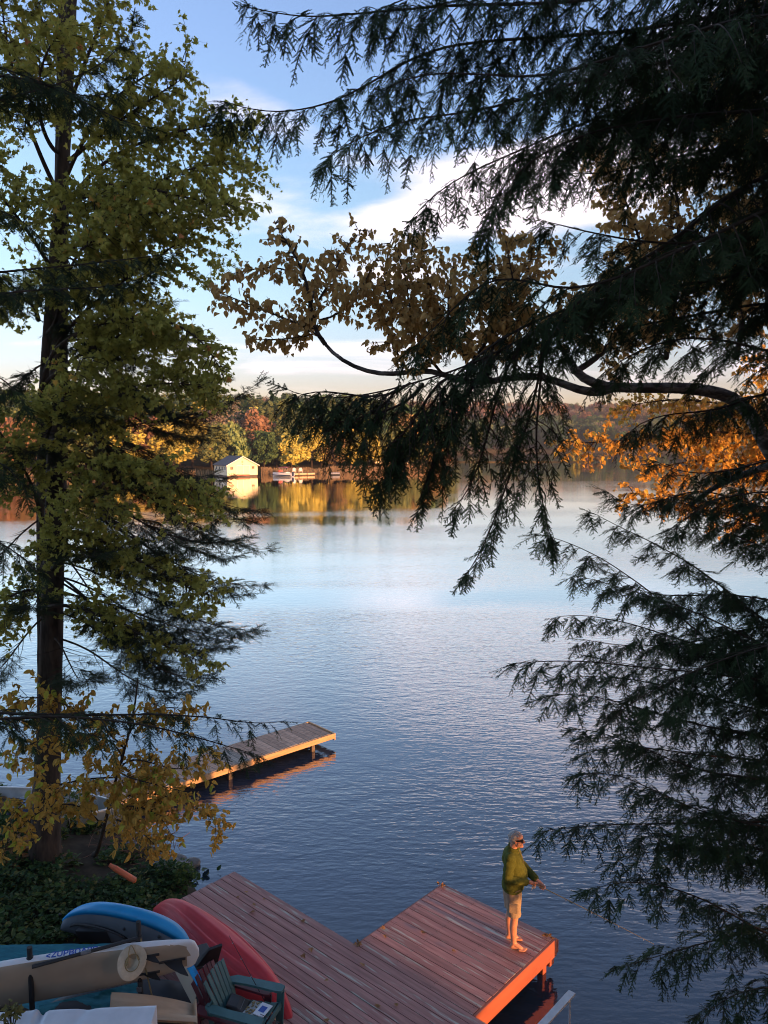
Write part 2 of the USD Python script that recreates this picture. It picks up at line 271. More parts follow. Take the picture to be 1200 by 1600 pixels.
def water_material():
    n = {'geo': ('geometry', {}), 'm1': ('mapping', {'mapping_type': 'point', 'scale': (.9, 2.3, 1), 'rotation': (0, 0, .10)}), 'm2': ('mapping', {'mapping_type': 'point', 'scale': (.55, 1.25, 1), 'rotation': (0, 0, -.22)}),
         'n1': ('noise_texture', {'scale': 4.2, 'detail': 2.2, 'roughness': .5, 'distortion': .25}), 'n2': ('noise_texture', {'scale': 2.2, 'detail': 2., 'roughness': .5}),
         'big': ('noise_texture', {'scale': .035, 'detail': 3.}), 'm3': ('mapping', {'mapping_type': 'point', 'scale': (.45, 1.6, 1)}),
         'bigr': ('map_range', {'range_type': 'smoothstep', 'from_min': .40, 'from_max': .60, 'to_min': .22, 'to_max': 1.15, 'clamp': True}),
         'xyz': ('separate_xyz', {}), 'far': ('map_range', {'range_type': 'smoothstep', 'from_min': 22., 'from_max': 120., 'to_min': WAVE, 'to_max': WAVE * .16, 'clamp': True}),
         'st': ('math', {'math_type': 'multiply'}), 'w2': ('math', {'math_type': 'multiply', 'value2': 1.3}), 'sum': ('math', {'math_type': 'add'}),
         'bp': ('bump', {'distance': .042}), 'fr': ('fresnel', {'IOR': 1.36}), 'fm': ('math', {'math_type': 'multiply', 'value2': 3.1, 'use_clamp': True}),
         'deep': ('diffuse_bsdf', {'color': (.008, .014, .024)}), 'gl': ('glossy_bsdf', {'color': (.97, .955, .93), 'roughness': .03, 'distribution': 'ggx'}), 'mx': ('mix_closure', {})}
    l = [('geo.position', 'm1.vector'), ('geo.position', 'm2.vector'), ('geo.position', 'm3.vector'), ('geo.position', 'xyz.vector'), ('m1.vector', 'n1.vector'), ('m2.vector', 'n2.vector'), ('m3.vector', 'big.vector'),
         ('big.fac', 'bigr.value'), ('xyz.y', 'far.value'), ('bigr.result', 'st.value1'), ('far.result', 'st.value2'), ('n2.fac', 'w2.value1'), ('n1.fac', 'sum.value1'), ('w2.value', 'sum.value2'), ('sum.value', 'bp.height'), ('st.value', 'bp.strength'),
         ('bp.normal', 'gl.normal'), ('bp.normal', 'fr.normal'), ('fr.fac', 'fm.value1'), ('fm.value', 'mx.fac'), ('deep.BSDF', 'mx.closure1'), ('gl.BSDF', 'mx.closure2')]
    return usdkit.material(stage, '/World/Looks/lake_water', n, l, surface='mx.closure')
WAVE = .30
M['water'] = water_material()
# ------------------------------------------------------------------ the setting: lake, banks, hills
def grid(X, Y, Z):
    n, m = X.shape; i, j = np.meshgrid(np.arange(n - 1), np.arange(m - 1), indexing='ij'); a = (i * m + j).ravel()
    return np.c_[X.ravel(), Y.ravel(), Z.ravel()], np.vstack([np.c_[a, a + m, a + m + 1], np.c_[a, a + m + 1, a + 1]])
W = 3500.
tag(obj('lake', (np.array([[-W, -W, 0], [W, -W, 0], [W, W, 0], [-W, W, 0]]), np.array([[0, 1, 2], [0, 2, 3]])), M['water']), kind='structure')

SHORE = np.array([(-60, 40), (-20, 21.5), (-9, 16.9), (-6.6, 15.6), (-5, 14.7), (-3.75, 13.4), (-3.1, 12.3), (-2.3, 10.3), (-1.2, 8.2), (2.2, 6.2), (6, 4.9), (12, 4.2), (30, 1), (70, -12)], float)
def shore_dist(P):
    """Distance inland (positive on the near bank)."""
    best = np.full(len(P), 1e9); sign = np.ones(len(P))
    for a, b in zip(SHORE[:-1], SHORE[1:]):
        ab = b - a; t = np.clip(((P - a) @ ab) / (ab @ ab), 0, 1); q = a + t[:, None] * ab; d = np.linalg.norm(P - q, axis=1)
        s = np.sign((P[:, 0] - a[0]) * ab[1] - (P[:, 1] - a[1]) * ab[0]); m = d < best; best[m] = d[m]; sign[m] = s[m]
    return best * sign
def bank_z(P):
    P = np.atleast_2d(np.asarray(P, float))[:, :2]; d = shore_dist(P)
    low = np.interp(P[:, 0], [3, 9], [1, .30])
    return np.where(d > 0, .05 + low * .28 * np.minimum(d, 9) + low * .12 * np.maximum(d - 9, 0), .05 + .45 * d) + .10 * fbm(np.c_[P * .9, P[:, :1] * 0], 3) * np.clip(d + .3, 0, 1)
gx, gy = np.linspace(-60, 70, 300), np.linspace(-45, 42, 240); GX, GY = np.meshgrid(gx, gy, indexing='ij')
GX = np.sign(GX) * np.abs(GX) ** 1.35 / 60 ** .35; GX = np.clip(GX, -60, 70)
GZ = bank_z(np.c_[GX.ravel(), GY.ravel()]).reshape(GX.shape); GZ = np.maximum(GZ, -2.5)
tag(obj('lake_bank', grid(GX, GY, GZ), M['soil'], smooth=True), kind='structure')

# far shore on the left and hills behind
def left_edge(x):   # y of the waterline of the far left shore
    return np.interp(x, [-400, -120, -75, -45, -38, -31, -14, 0, 10, 17, 24, 30, 36], [120, 150, 170, 177, 181, 183, 189, 196, 206, 222, 262, 330, 420])
def land(name, X0, X1, Y1, edge, rise, nx=120, ny=60, seed=0):
    u, v = np.meshgrid(np.linspace(X0, X1, nx), np.linspace(0, 1, ny) ** 1.6, indexing='ij')
    e = edge(u); Y = e - 3 + v * (Y1 - e + 3); d = Y - e
    Z = rise(d, u) + .9 * fbm(np.c_[u.ravel() * .03, Y.ravel() * .03, 0 * u.ravel()], 4, ).reshape(u.shape) * np.clip(d / 15, 0, 1)
    tag(obj(name, grid(u, Y, Z), M['land'], smooth=True), kind='structure'); return None
rise_left = lambda d, x: np.where(d < 0, .25 * d, np.minimum(.35 + .02 * d, .35 + 0.02 * 30) * np.clip(d / 4, 0, 1) + np.maximum(d - 40, 0) * .075 * np.clip(1 - (x + 10) / 60, .25, 1))
rise_far = lambda d, x: np.where(d < 0, .3 * d, .5 * np.clip(d / 4, 0, 1) + .135 * np.clip(d, 0, 250) + .02 * np.clip(d - 250, 0, 400)) * np.interp(x, [-400, 100, 260, 500, 900], [1, 1, .93, 1, 1.2])
far_edge = lambda x: np.interp(x, [-600, 30, 120, 260, 400, 900], [560, 585, 600, 575, 600, 560])
land('far_shore', -400, 36, 520, left_edge, rise_left)
land('hill', -600, 900, 1100, far_edge, rise_far)
def left_z(x, y): return rise_left(y - left_edge(x), np.asarray(x, float))
def hill_z(x, y): return rise_far(y - far_edge(x), np.asarray(x, float))
# low spit with a knoll of shrubs closing the bay
sx = np.linspace(22, 80, 90); su = np.linspace(-1, 1, 9); SX, SU = np.meshgrid(sx, su, indexing='ij')
SW = np.interp(SX, [22, 30, 66, 71, 76, 80], [2, .8, .8, 3.2, 3., .2]); SZ = (1 - SU ** 2) * np.interp(SX, [22, 30, 66, 72, 76, 80], [.9, .5, .5, .7, .6, .1]) - .1
tag(obj('spit', grid(SX, 296 + SU * SW, SZ), M['land'], smooth=True), kind='structure')

# ------------------------------------------------------------------ tree kinds for the far woods
def crown(seed, n_cl=26, per=42, rx=.36, rz=.40, z0=.58, leaf=.032, shape='oak'):
    """Leaf faces gathered in clumps through the volume of a crown of unit height."""
    g = np.random.default_rng(seed); V = []
    for _ in range(n_cl):
        u = g.normal(size=3); u /= np.linalg.norm(u); rr = g.uniform(.35, 1) ** .6
        c = np.array([u[0] * rx * rr, u[1] * rx * rr, z0 + u[2] * rz * rr])
        if shape == 'tall': c[:2] *= .7
        if shape == 'willow': c[2] = max(c[2], .3); 
        s = g.uniform(.07, .13); k = g.normal(size=(per, 3)); k /= np.linalg.norm(k, axis=1, keepdims=True); k *= g.uniform(.5, 1, (per, 1)) ** .5
        if shape == 'willow': k[:, 2] *= 2.0; k[:, 2] -= .8
        V.append(c + k * s)
    C = np.vstack(V); C = C[C[:, 2] > .08]; n = len(C)
    a = g.normal(size=(n, 3)); a[:, 2] *= (2.2 if shape == 'willow' else .8); a /= np.linalg.norm(a, axis=1, keepdims=True); b = np.cross(a, g.normal(size=(n, 3))); b /= np.linalg.norm(b, axis=1, keepdims=True)
    s = leaf * g.uniform(.6, 1.2, (n, 1)); w = .45 if shape == 'willow' else .8
    P = np.stack([C - a * s, C + b * s * w, C + a * s, C - b * s * w], 1).reshape(-1, 3); q = np.arange(n)[:, None] * 4
    return P, np.vstack([q + [0, 1, 2], q + [0, 2, 3]])
def cone_crown(seed, layers=13, spread=.19, z0=.10, leaf=.045, dense=1., open_=False):
    g = np.random.default_rng(seed); C, A, B = [], [], []
    for i in range(layers):
        t = i / (layers - 1); z = z0 + (1 - z0 - .02) * t; r = spread * (1 - t) ** (.85 if not open_ else .5) + .012
        if open_: r *= g.uniform(.6, 1.15)
        nb = int(max(4, 11 * (1 - t) + 3))
        for j in range(nb):
            th = g.uniform(0, 2 * math.pi); L = r * g.uniform(.7, 1.15); d = np.array([math.cos(th), math.sin(th), 0])
            for k in range(int(max(3, 13 * dense * (L / spread) + 2))):
                s = g.uniform(.1, 1); C.append(d * L * s + [0, 0, z - .10 * L * s * 2 + g.normal() * .010] + g.normal(size=3) * .012 * [1, 1, .5])
                A.append(d + g.normal(size=3) * .5); B.append(g.normal(size=3) + [0, 0, .6])
    C, A, B = map(np.array, (C, A, B)); A /= np.linalg.norm(A, axis=1, keepdims=True); B = np.cross(A, B); B /= np.linalg.norm(B, axis=1, keepdims=True); n = len(C); s = leaf * g.uniform(.6, 1.2, (n, 1))
    P = np.stack([C - A * s, C + B * s * .6, C + A * s, C - B * s * .6], 1).reshape(-1, 3); q = np.arange(n)[:, None] * 4
    return P, np.vstack([q + [0, 1, 2], q + [0, 2, 3]])
def limbs(seed, n=9, top=.62, reach=.25, r=.014):
    g = np.random.default_rng(seed); ms = [tube([(0, 0, -.03), (.004, .003, .3), (-.006, .004, .62), (0, 0, .86)], [r * 1.3, r, r * .6, r * .2], 5)]
    for _ in range(n):
        z = g.uniform(.25, top); th = g.uniform(0, 6.28); d = np.array([math.cos(th), math.sin(th), g.uniform(.5, 1.3)]) * reach * g.uniform(.6, 1)
        ms.append(tube([(0, 0, z), d * .5 + [0, 0, z - .01], d + [0, 0, z + .03]], [r * .5, r * .3, r * .1], 4))
    return cat(ms)
kind_meshes = {}
def kind(name, colour, crown_mesh, wood):
    """A class prim: trunk and crown of one kind of tree, one unit high."""
    p = UsdGeom.Xform.Define(stage, '/World/kinds/' + name)
    obj('trunk', wood, M['bark'], p); obj('crown', crown_mesh, FAR[colour], p); kind_meshes[name] = p.GetPrim(); return p.GetPrim()
deci = [crown(40 + i, 34, 90, shape='tall' if i % 2 else 'oak') for i in range(4)]; woods = [limbs(60 + i) for i in range(3)]
for c in ('orange', 'yellow', 'red', 'green', 'olive'):
    for i in range(2): kind(f'{c}_tree_{"ab"[i]}', c, deci[(i + len(c)) % 4], woods[i])
kind('pale_tree_a', 'pale', crown(51, 34, 90, .36, .36, .56, .05, 'willow'), woods[2])
kind('bare_tree_a', 'bare', crown(52, 30, 60, .33, .36, .6, .018), limbs(66, 22, .75, .36))
kind('pine_tree_a', 'pine', cone_crown(71, 17, .20, .12, .030, 1.6), woods[2]); kind('pine_tree_b', 'pine', cone_crown(72, 11, .26, .30, .036, 2., True), woods[2])
for c in ('yellow', 'red', 'orange'): kind(f'{c}_bush_a', c, crown(53 + len(c), 26, 90, .55, .36, .38, .06), limbs(65, 8, .4, .4, .02))

def forest(name, label, pts, zf, weights, hmin, hmax, seed):
    g = np.random.default_rng(seed); ks = list(weights); w = np.array([weights[k] for k in ks], float); w /= w.sum()
    # neighbouring trees lean to the same kind: pick by noise as well as chance
    idx = g.choice(len(ks), len(pts), p=w); P = np.c_[pts, zf(pts[:, 0], pts[:, 1])]
    S = g.uniform(hmin, hmax, len(pts)); S = S[:, None] * np.c_[g.uniform(.9, 1.35, len(pts))[:, None].repeat(2, 1), np.ones(len(pts))]
    return instancer(name, None, [kind_meshes[k] for k in ks], P, np.array([R.from_euler('z', a).as_matrix() for a in g.uniform(0, 6.28, len(pts))]), S, idx, label, 'forest')
def scatter(n, x0, x1, y0f, y1f, seed, sep=4.):
    g = np.random.default_rng(seed); P = np.empty((0, 2))
    x = g.uniform(x0, x1, n * 3); y = y0f(x) + g.uniform(0, 1, n * 3) ** 1.1 * (y1f(x) - y0f(x)); out = []
    cell = {}
    for a, b in zip(x, y):
        k = (int(a // sep), int(b // sep))
        if k in cell: continue
        cell[k] = 1; out.append((a, b))
        if len(out) >= n: break
    return np.array(out)
mix = {'orange_tree_a': 3, 'orange_tree_b': 2, 'red_tree_a': 2, 'red_tree_b': 1.3, 'yellow_tree_a': 1., 'olive_tree_a': 3, 'olive_tree_b': 2.5, 'green_tree_a': 2.5, 'green_tree_b': 2, 'pine_tree_a': 4, 'pine_tree_b': 3, 'bare_tree_a': 1}
mixg = {'orange_tree_a': .6, 'red_tree_a': .3, 'yellow_tree_a': .3, 'olive_tree_a': 3, 'olive_tree_b': 2, 'green_tree_a': 4, 'green_tree_b': 4, 'pine_tree_a': 6, 'pine_tree_b': 4, 'bare_tree_a': 1}
mixr = {'orange_tree_a': 4, 'orange_tree_b': 3, 'red_tree_a': 3, 'red_tree_b': 3, 'olive_tree_a': 2, 'bare_tree_a': 1.5, 'pine_tree_a': 1.2, 'green_tree_b': 1}
forest('wood_on_left_shore', 'mixed autumn wood rising behind the boathouse', scatter(760, -260, 24, lambda x: left_edge(x) + 17, lambda x: 430 + 0 * x, 1, 7), left_z, mixg, 12, 19, 2)
forest('lower_hillside_wood', 'dark green and rust wood along the foot of the far hill', scatter(900, -250, 520, lambda x: far_edge(x) + 2, lambda x: far_edge(x) + 110, 3, 7), hill_z, mixg, 13, 20, 4)
forest('upper_hillside_wood', 'rust and orange wood along the crest of the far hill', scatter(1300, -350, 700, lambda x: far_edge(x) + 110, lambda x: far_edge(x) + 330, 5, 9), hill_z, mixr, 13, 19, 6)

# individual trees along the left shore: (pixel x, distance behind the waterline, height, kind, label)
def kind_copy(name, k, label, cat_, loc, h, rz, group=None, wide=1.):
    x = thing(name, label, cat_, loc, group=group); x.AddRotateZOp().Set(float(rz)); x.AddScaleOp().Set(Gf.Vec3f(h * wide, h * wide, h))
    x.GetPrim().GetReferences().AddInternalReference(kind_meshes[k].GetPath()); x.GetPrim().SetInstanceable(True); return x
def shore_point(px, back):
    x = 0.
    for _ in range(30): x = (px - 600) / 1200 * (left_edge(x) + back) * .9958
    y = left_edge(x) + back; return (x, y, float(left_z(x, y)) - .1)
front = [(455, 8, 9.5, 'yellow_tree_a', 'bright yellow tree nearest the right of the boathouse behind the reeds', 1.25), (487, 10, 11.5, 'yellow_tree_b', 'tallest yellow tree behind the white lawn chairs', 1.2), (520, 9, 9.5, 'orange_tree_a', 'golden orange tree in the reeds right of the little far dock', 1.3),
         (548, 10, 10.5, 'yellow_tree_a', 'yellow tree half hidden by the hanging hemlock tips', 1.2), (398, 16, 15.5, 'red_tree_a', 'rusty red maple standing above the boathouse roof', 1.), (412, 10, 10, 'green_tree_b', 'dark green round tree just right of the boathouse', 1.25), (432, 14, 11, 'olive_tree_b', 'olive brown tree left of the first yellow tree', 1.1),
         (365, 14, 13, 'pale_tree_a', 'pale green weeping willow behind the boathouse roof', 1.15), (345, 22, 18, 'bare_tree_a', 'thin half bare tan tree left of the willow', 1.), (385, 30, 19, 'pine_tree_a', 'dark pine rising behind the willow', 1.3), (425, 32, 21, 'pine_tree_b', 'tall ragged pine breaking the skyline', 1.1),
         (330, 12, 12, 'olive_tree_b', 'olive tree at the left end of the boathouse', 1.2), (300, 14, 14, 'yellow_tree_b', 'golden tree showing through the left spruce boughs', 1.2), (270, 12, 12, 'yellow_tree_a', 'dull gold tree behind the long bare spruce branches', 1.3), (235, 14, 14, 'red_tree_b', 'deep red tree on the far left shore', 1.2),
         (205, 12, 12, 'yellow_tree_a', 'yellow tree seen behind the spruce trunk', 1.3), (165, 14, 14, 'green_tree_b', 'green tree left of the yellow one behind the spruce', 1.2), (120, 12, 12, 'olive_tree_a', 'olive tree on the far shore left of the spruce trunk', 1.2), (60, 14, 14, 'orange_tree_a', 'orange tree at the far left edge of the lake', 1.2), (15, 14, 13, 'red_tree_a', 'red tree at the leftmost end of the far shore', 1.2),
         (575, 9, 11, 'yellow_tree_b', 'gold tree behind the hemlock spray near the point', 1.2), (610, 10, 12, 'olive_tree_a', 'olive tree on the wooded point', 1.2), (640, 10, 11, 'olive_tree_b', 'broad brown green tree on the wooded point', 1.2), (668, 8, 10, 'orange_tree_a', 'orange tree near the tip of the wooded point', 1.2)]
for i, (px, bk, h, k, lab, wd) in enumerate(front): kind_copy(k[:-2], k, lab, 'tree', shore_point(px, bk), h, i * 77 % 360, wide=wd)
for px, y, k, h, w_, lab in [(690, 250, 'red_bush_a', 5.5, 1., 'glowing red bush at the tip of the wooded point'), (675, 246, 'orange_bush_a', 4.5, 1.1, 'orange bush beside the red bush on the point'),
                            (900, 296, 'yellow_bush_a', 6.5, .8, 'yellow shrub on the left half of the little island'), (918, 295.5, 'red_bush_a', 4.2, 1.1, 'low red shrub covering the right half of the little island'), (936, 296, 'orange_bush_a', 3.6, 1.0, 'rust coloured shrub at the right tip of the island')]:
    kind_copy(k[:-2], k, lab, 'bush', ((px - 600) / 1200 * y * .996, y, .05), h, px % 90, wide=w_)
# ------------------------------------------------------------------ red deck
DZ = .55; N0 = on(555, 1475, DZ); E1 = np.array([.745, -.667, 0]); E1 /= np.linalg.norm(E1); E2 = np.array([-E1[1], E1[0], 0])
DECK = np.eye(4); DECK[:3, 0], DECK[:3, 1], DECK[:3, 3] = E1, E2, N0
def dk(s, r, z=0.): return N0 + E1 * s + E2 * r + np.array([0, 0, z])
def to_deck(p): q = np.asarray(p, float) - N0; return float(q @ E1), float(q @ E2)
deck = thing('red_deck', 'dark red painted plank deck with a square platform out over the water', 'deck', mat=DECK)
gb = np.random.default_rng(5); PITCHB, EXT = .150, 2.10
def plank(parent, s0, s1, r, w, th=.036, m='deck', name='plank', along='s'):
    w = w - .009; jit = gb.normal(0, .0012); e = gb.uniform(-.006, .006, 2)
    b = cbox((-(s1 - s0) / 2 + e[0], -w / 2, -th), ((s1 - s0) / 2 + e[1], w / 2, 0), .004)
    L = np.eye(4); L[:3, 3] = ((s0 + s1) / 2, r, jit)
    L[:3, :3] = R.from_euler('xyz', [gb.normal(0, .006), gb.normal(0, .0006), gb.normal(0, .0008)]).as_matrix()
    if along == 'r': L[:3, :3] = R.from_euler('z', math.pi / 2).as_matrix() @ L[:3, :3]; L[:3, 3] = (r, (s0 + s1) / 2, jit)
    return obj(name, b, M[m], parent, mat=L)
S0, S1, RN = -2.88, 5.4, 4.8
for k in range(int(RN / PITCHB)): plank(deck, S0, S1, -(k + .5) * PITCHB, PITCHB)
for k in range(14): plank(deck, .02, EXT, (k + .5) * PITCHB, PITCHB)
def fascia(a, b, z0, z1, th=.04, name='fascia_board', m='fascia'):
    a, b = np.array([*a, 0.]), np.array([*b, 0.]); L = np.linalg.norm(b - a); x = (b - a) / L
    return obj(name, cbox((0, 0, z0), (L, th, z1), .005), M[m], deck, mat=basis(x, (0, 0, 1), a))
fascia((EXT + .045, -.0), (EXT + .045, EXT + .0), -.27, -.002)
fascia((EXT + .045, EXT + .045), (-.02, EXT + .045), -.24, -.04); fascia((.0, .02), (.0, EXT), -.24, -.04)
fascia((-.02, .002), (S0, .002), -.24, -.04); fascia((S0 - .002, 0), (S0 - .002, -RN), -.24, -.04); fascia((S1, .002), (EXT + .06, .002), -.27, -.04)
for s, r in ((EXT - .13, EXT - .13), (EXT - .13, .12), (.14, EXT - .13), (-1.5, -.15), (-2.7, -.2), (3.6, -.2), (-1.4, -2.2), (1.2, -2.2)):
    obj('support_post', cbox((s - .05, r - .05, -2.2), (s + .05, r + .05, -.05), .006), M['fascia'], deck)
obj('corner_post', cbox((EXT - .072, EXT - .122, -.42), (EXT + .0, EXT + .0, -.045), .005), M['fascia'], deck)
for k in range(5): obj('joist', box((.08, .2 + k * .42, -.20), (EXT - .02, .25 + k * .42, -.046)), M['post_wood'], deck)
nails = []
for k in range(14):
    for s in (.12, .72, 1.38, EXT - .07):
        for q in (-.045, .045): nails.append(trimesh.creation.cylinder(.006, .004, sections=6, transform=trimesh.transformations.translation_matrix((s, (k + .5) * PITCHB + q, .001))))
tag(obj('nail_heads', cat(nails), M['black'], deck), kind='stuff')
for (px, py, cc, lab) in [(693, 1381, dk(.07, EXT - .08), 'clump of dry leaves caught on the far corner of the deck platform'), (866, 1458, dk(EXT - .08, EXT - .09), 'clump of dry leaves on the lit corner of the deck platform'), (553, 1471, dk(.05, -.02), 'clump of dry leaves in the inner corner of the deck')]:
    c = cc; g = np.random.default_rng(px); ms = []
    for k in range(9):
        t = trimesh.creation.icosphere(1, .028); t.apply_scale((1, .7, .16)); t.apply_transform(trimesh.transformations.rotation_matrix(g.uniform(0, 3), g.normal(size=3))); t.apply_translation(c + g.normal(size=3) * [.035, .035, .008] + [0, 0, .02 + .004 * k]); ms.append(t)
    tag(obj('leaf_clump', cat(ms), M['dry_leaf']), lab, 'leaf clump')

# fallen leaves
def leaf_shape(kind_):
    if kind_ == 'birch': o = [(0, 0), (.30, .30), (.22, .42), (.0, .44)][:0] or [(0, 0), (.12, .26), (.34, .36), (.62, .24), (1, 0), (.62, -.24), (.34, -.36), (.12, -.26)]
    elif kind_ == 'maple': o = [(0, 0), (.08, .30), (.02, .52), (.32, .34), (.52, .58), (.60, .24), (1.05, 0), (.60, -.24), (.52, -.58), (.32, -.34), (.02, -.52), (.08, -.30)]
    else: o = [(0, 0), (.15, .20), (.42, .27), (.72, .17), (1, 0), (.72, -.17), (.42, -.27), (.15, -.20)]
    o = np.array(o, float); V = np.vstack([[.38, 0, 0.0], np.c_[o, np.where(np.abs(o[:, 1]) > .01, .10, 0) - .28 * o[:, 0] ** 2 * .4]]); n = len(o)
    return V, np.array([[0, 1 + k, 1 + (k + 1) % n] for k in range(n)])
LEAF = {k: leaf_shape(k) for k in ('birch', 'maple', 'sap')}
for i, (px, py) in enumerate([(372, 1404), (394, 1414), (385, 1396), (412, 1407), (398, 1426), (485, 1483), (569, 1511), (596, 1450), (706, 1487), (620, 1574), (589, 1576), (513, 1533), (562, 1507), (472, 1493), (512, 1598), (600, 1400 + 62), (476, 1441), (660, 1460)]):
    g = np.random.default_rng(i); v, f = LEAF['maple' if i % 3 else 'birch']; s = g.uniform(.055, .085)
    x = obj('fallen_leaf', (v * s * [1, 1, 1.6], f), M['dry_leaf']); place(x, on(px, py, DZ) + [0, 0, .014], g.uniform(0, 360), g.uniform(-14, 14))
    tag(x, 'small dry brown leaf lying on the red deck planks', 'leaf', 'dry leaves scattered on the red deck')

# ------------------------------------------------------------------ grey plank dock on the left
A0, A1 = on(150, 1264, .36), on(521, 1145, .36); dd = (A1 - A0) / np.linalg.norm(A1 - A0); dn = np.array([-dd[1], dd[0], 0.]); LD = np.linalg.norm(A1 - A0)
DK2 = np.eye(4); DK2[:3, 0], DK2[:3, 1], DK2[:3, 3] = dd, dn, A0
dock = thing('plank_dock', 'weathered grey plank dock with a sunlit yellow edge board', 'dock', mat=DK2)
DW = 1.08; nseg = int((LD + 1.7) / .145)
for k in range(nseg):
    s = -1.7 + (k + .5) * .145
    plank(dock, .0, DW, s, .145, .036, 'grey_wood', 'dock_plank', 'r')
obj('edge_board', cbox((.46, -.042, -.145), (LD, -.002, -.01), .005), M['new_wood'], dock); obj('edge_board', cbox((-1.7, -.042, -.145), (.40, -.002, -.012), .005), M['new_wood'], dock)
obj('edge_board', cbox((-1.7, DW + .002, -.19), (LD, DW + .042, -.01), .005), M['new_wood'], dock); obj('end_board', cbox((LD + .001, -.04, -.19), (LD + .04, DW + .04, -.008), .005), M['new_wood'], dock)
for s in (.0, .43, 3.2, LD - .6):
    for r in (-.05, DW - .05): obj('dock_post', cbox((s - .05, r + .05 + (.06 if r < 0 else -.1), -2.0), (s + .05, r + .14 + (.06 if r < 0 else -.1), -.05), .006), M['post_wood'], dock)
for s in (-.18, .62): obj('post_block', cbox((s - .08, -.085, -.42), (s + .06, -.045, -.02), .006), M['new_wood'], dock)

# ------------------------------------------------------------------ rowing boat moored beyond the spruce
bt = thing('moored_boat', 'pale aluminium rowing boat moored behind the spruce trunk', 'boat', on(30, 1300, .0) + [0, 0, .05], -4)
def boat_hull(L, Wd, D, th=.02, n=24, m=9):
    s = np.linspace(0, 1, n); P = []
    for t in s:
        w = Wd / 2 * (1 - max(0, (t - .45) / .55) ** 2.2) * (.86 + .14 * min(1, t * 4)); h = D * (1 + .35 * max(0, t - .5) ** 1.5)
        a = np.linspace(-1, 1, m); P.append(np.c_[np.full(m, (t - .5) * L), np.sign(a) * w * np.abs(a) ** .6 if 0 else w * np.sin(a * math.pi / 2), h * (np.abs(a) ** 2.6)])
    P = np.array(P); v, f = grid(P[..., 0], P[..., 1], P[..., 2]); i = P * [.985, .94, 1] + [0, 0, th]; v2, f2 = grid(i[..., 0], i[..., 1], i[..., 2])
    tr = np.vstack([np.arange(m)]); f3 = np.vstack([[a, a + 1, a + len(v)] for a in range(m - 1)] + [[a + 1, a + 1 + len(v), a + len(v)] for a in range(m - 1)])
    return np.vstack([v, v2]), np.vstack([f, f2[:, ::-1] + len(v), f3]), P
bv, bf, bP = boat_hull(4.4, 1.5, .52)
obj('hull', (bv, bf), M['aluminium'], bt, smooth=40)
for side in (0, -1): obj('gunwale', tube(bP[:, side], .025, 6), M['white_paint'], bt)
for x in (-1.3, -.1, 1.0): obj('thwart', cbox((x - .14, -.62, .34), (x + .14, .62, .37), .005), M['tan_wood'], bt)
for x in (-1.7, -.8, .4): obj('rib', tube([(x, -.68, .45), (x, -.4, .12), (x, 0, .045), (x, .4, .12), (x, .68, .45)], .015, 5), M['black'], bt)
v = cbox((-.3, -.3, 0), (.3, .3, .34), .06); v.apply_translation(on(40, 1268, .6) + [0, .1, -.2]); tag(obj('blue_crate', v, M['navy']), 'dark blue tub in the moored boat by the spruce trunk', 'tub')

# ------------------------------------------------------------------ kayaks and boards on the left
def kayak(L, Wd, D, n=60, m=49, ridges=True, fine=1.6):
    """Closed hull, keel up: x along, z up to the keel."""
    t = np.linspace(0, 1, n); rows = []
    for q in t:
        e = abs(2 * q - 1); w = Wd / 2 * max(.012, (1 - e ** fine * 1.0)) ** .78; h = D * (1 - .30 * e ** 3) * max(.02, 1 - e ** 7) ; z0 = .30 * D * e ** 2.2
        a = np.linspace(-1, 1, m); y = w * np.sin(a * math.pi / 2) ** 1; c = np.cos(a * math.pi / 2)
        prof = c ** .62 * .82 + .18 * np.clip(1 - np.abs(a) / .55, 0, 1) * (1 if ridges else .4)
        z = h * prof - z0 * .6
        if ridges:
            for g0, dep, wd in ((.28, .034, .030), (.50, .026, .028), (.09, -.014, .035), (.70, .016, .035)): z = z - dep * np.exp(-((np.abs(a) - g0) / wd) ** 2) * np.clip(1.25 - e * 1.35, 0, 1)
        ya = np.linspace(1, -1, 13)[1:-1]; under = np.c_[w * ya, -z0 * .6 - .10 * D * (1 - ya ** 2)]
        rows.append(np.vstack([np.c_[np.full(m, (q - .5) * L), y, z], np.c_[np.full(len(ya), (q - .5) * L), under]]))
    P = np.array(rows); k = P.shape[1]; i, j = np.meshgrid(np.arange(n - 1), np.arange(k), indexing='ij'); i, j = i.ravel(), j.ravel(); jj = (j + 1) % k
    F = np.vstack([np.c_[i * k + j, (i + 1) * k + j, (i + 1) * k + jj], np.c_[i * k + j, (i + 1) * k + jj, i * k + jj]])
    c0 = P[0].mean(0); c1 = P[-1].mean(0); V = np.vstack([P.reshape(-1, 3), c0, c1]); e0 = n * k; o = (n - 1) * k
    F = np.vstack([F, [[q, (q + 1) % k, e0] for q in range(k)], [[o + (q + 1) % k, o + q, e0 + 1] for q in range(k)]])
    return V, F, P, m
ra, rb = on(243, 1392, .92), on(462, 1580, .70)
rv, rf, rP, rm = kayak(np.linalg.norm(rb - ra) + .06, .82, .42, fine=1.45)
red = thing('red_kayak', 'red plastic kayak lying upside down along the deck edge', 'kayak', mat=basis(rb - ra, R.from_rotvec(np.array(E1) * -.20).apply((0, 0, 1)), (ra + rb) / 2 + [0, 0, -.22]))
obj('hull', (rv, rf), M['red_plastic'], red, smooth=50)
obj('rim', tube(np.vstack([rP[1:-1, 0], rP[1:-1, rm - 1][::-1], rP[1:2, 0]]) + [0, 0, -.01], .016, 6), M['red_plastic'], red)
Lr = np.linalg.norm(rb - ra)
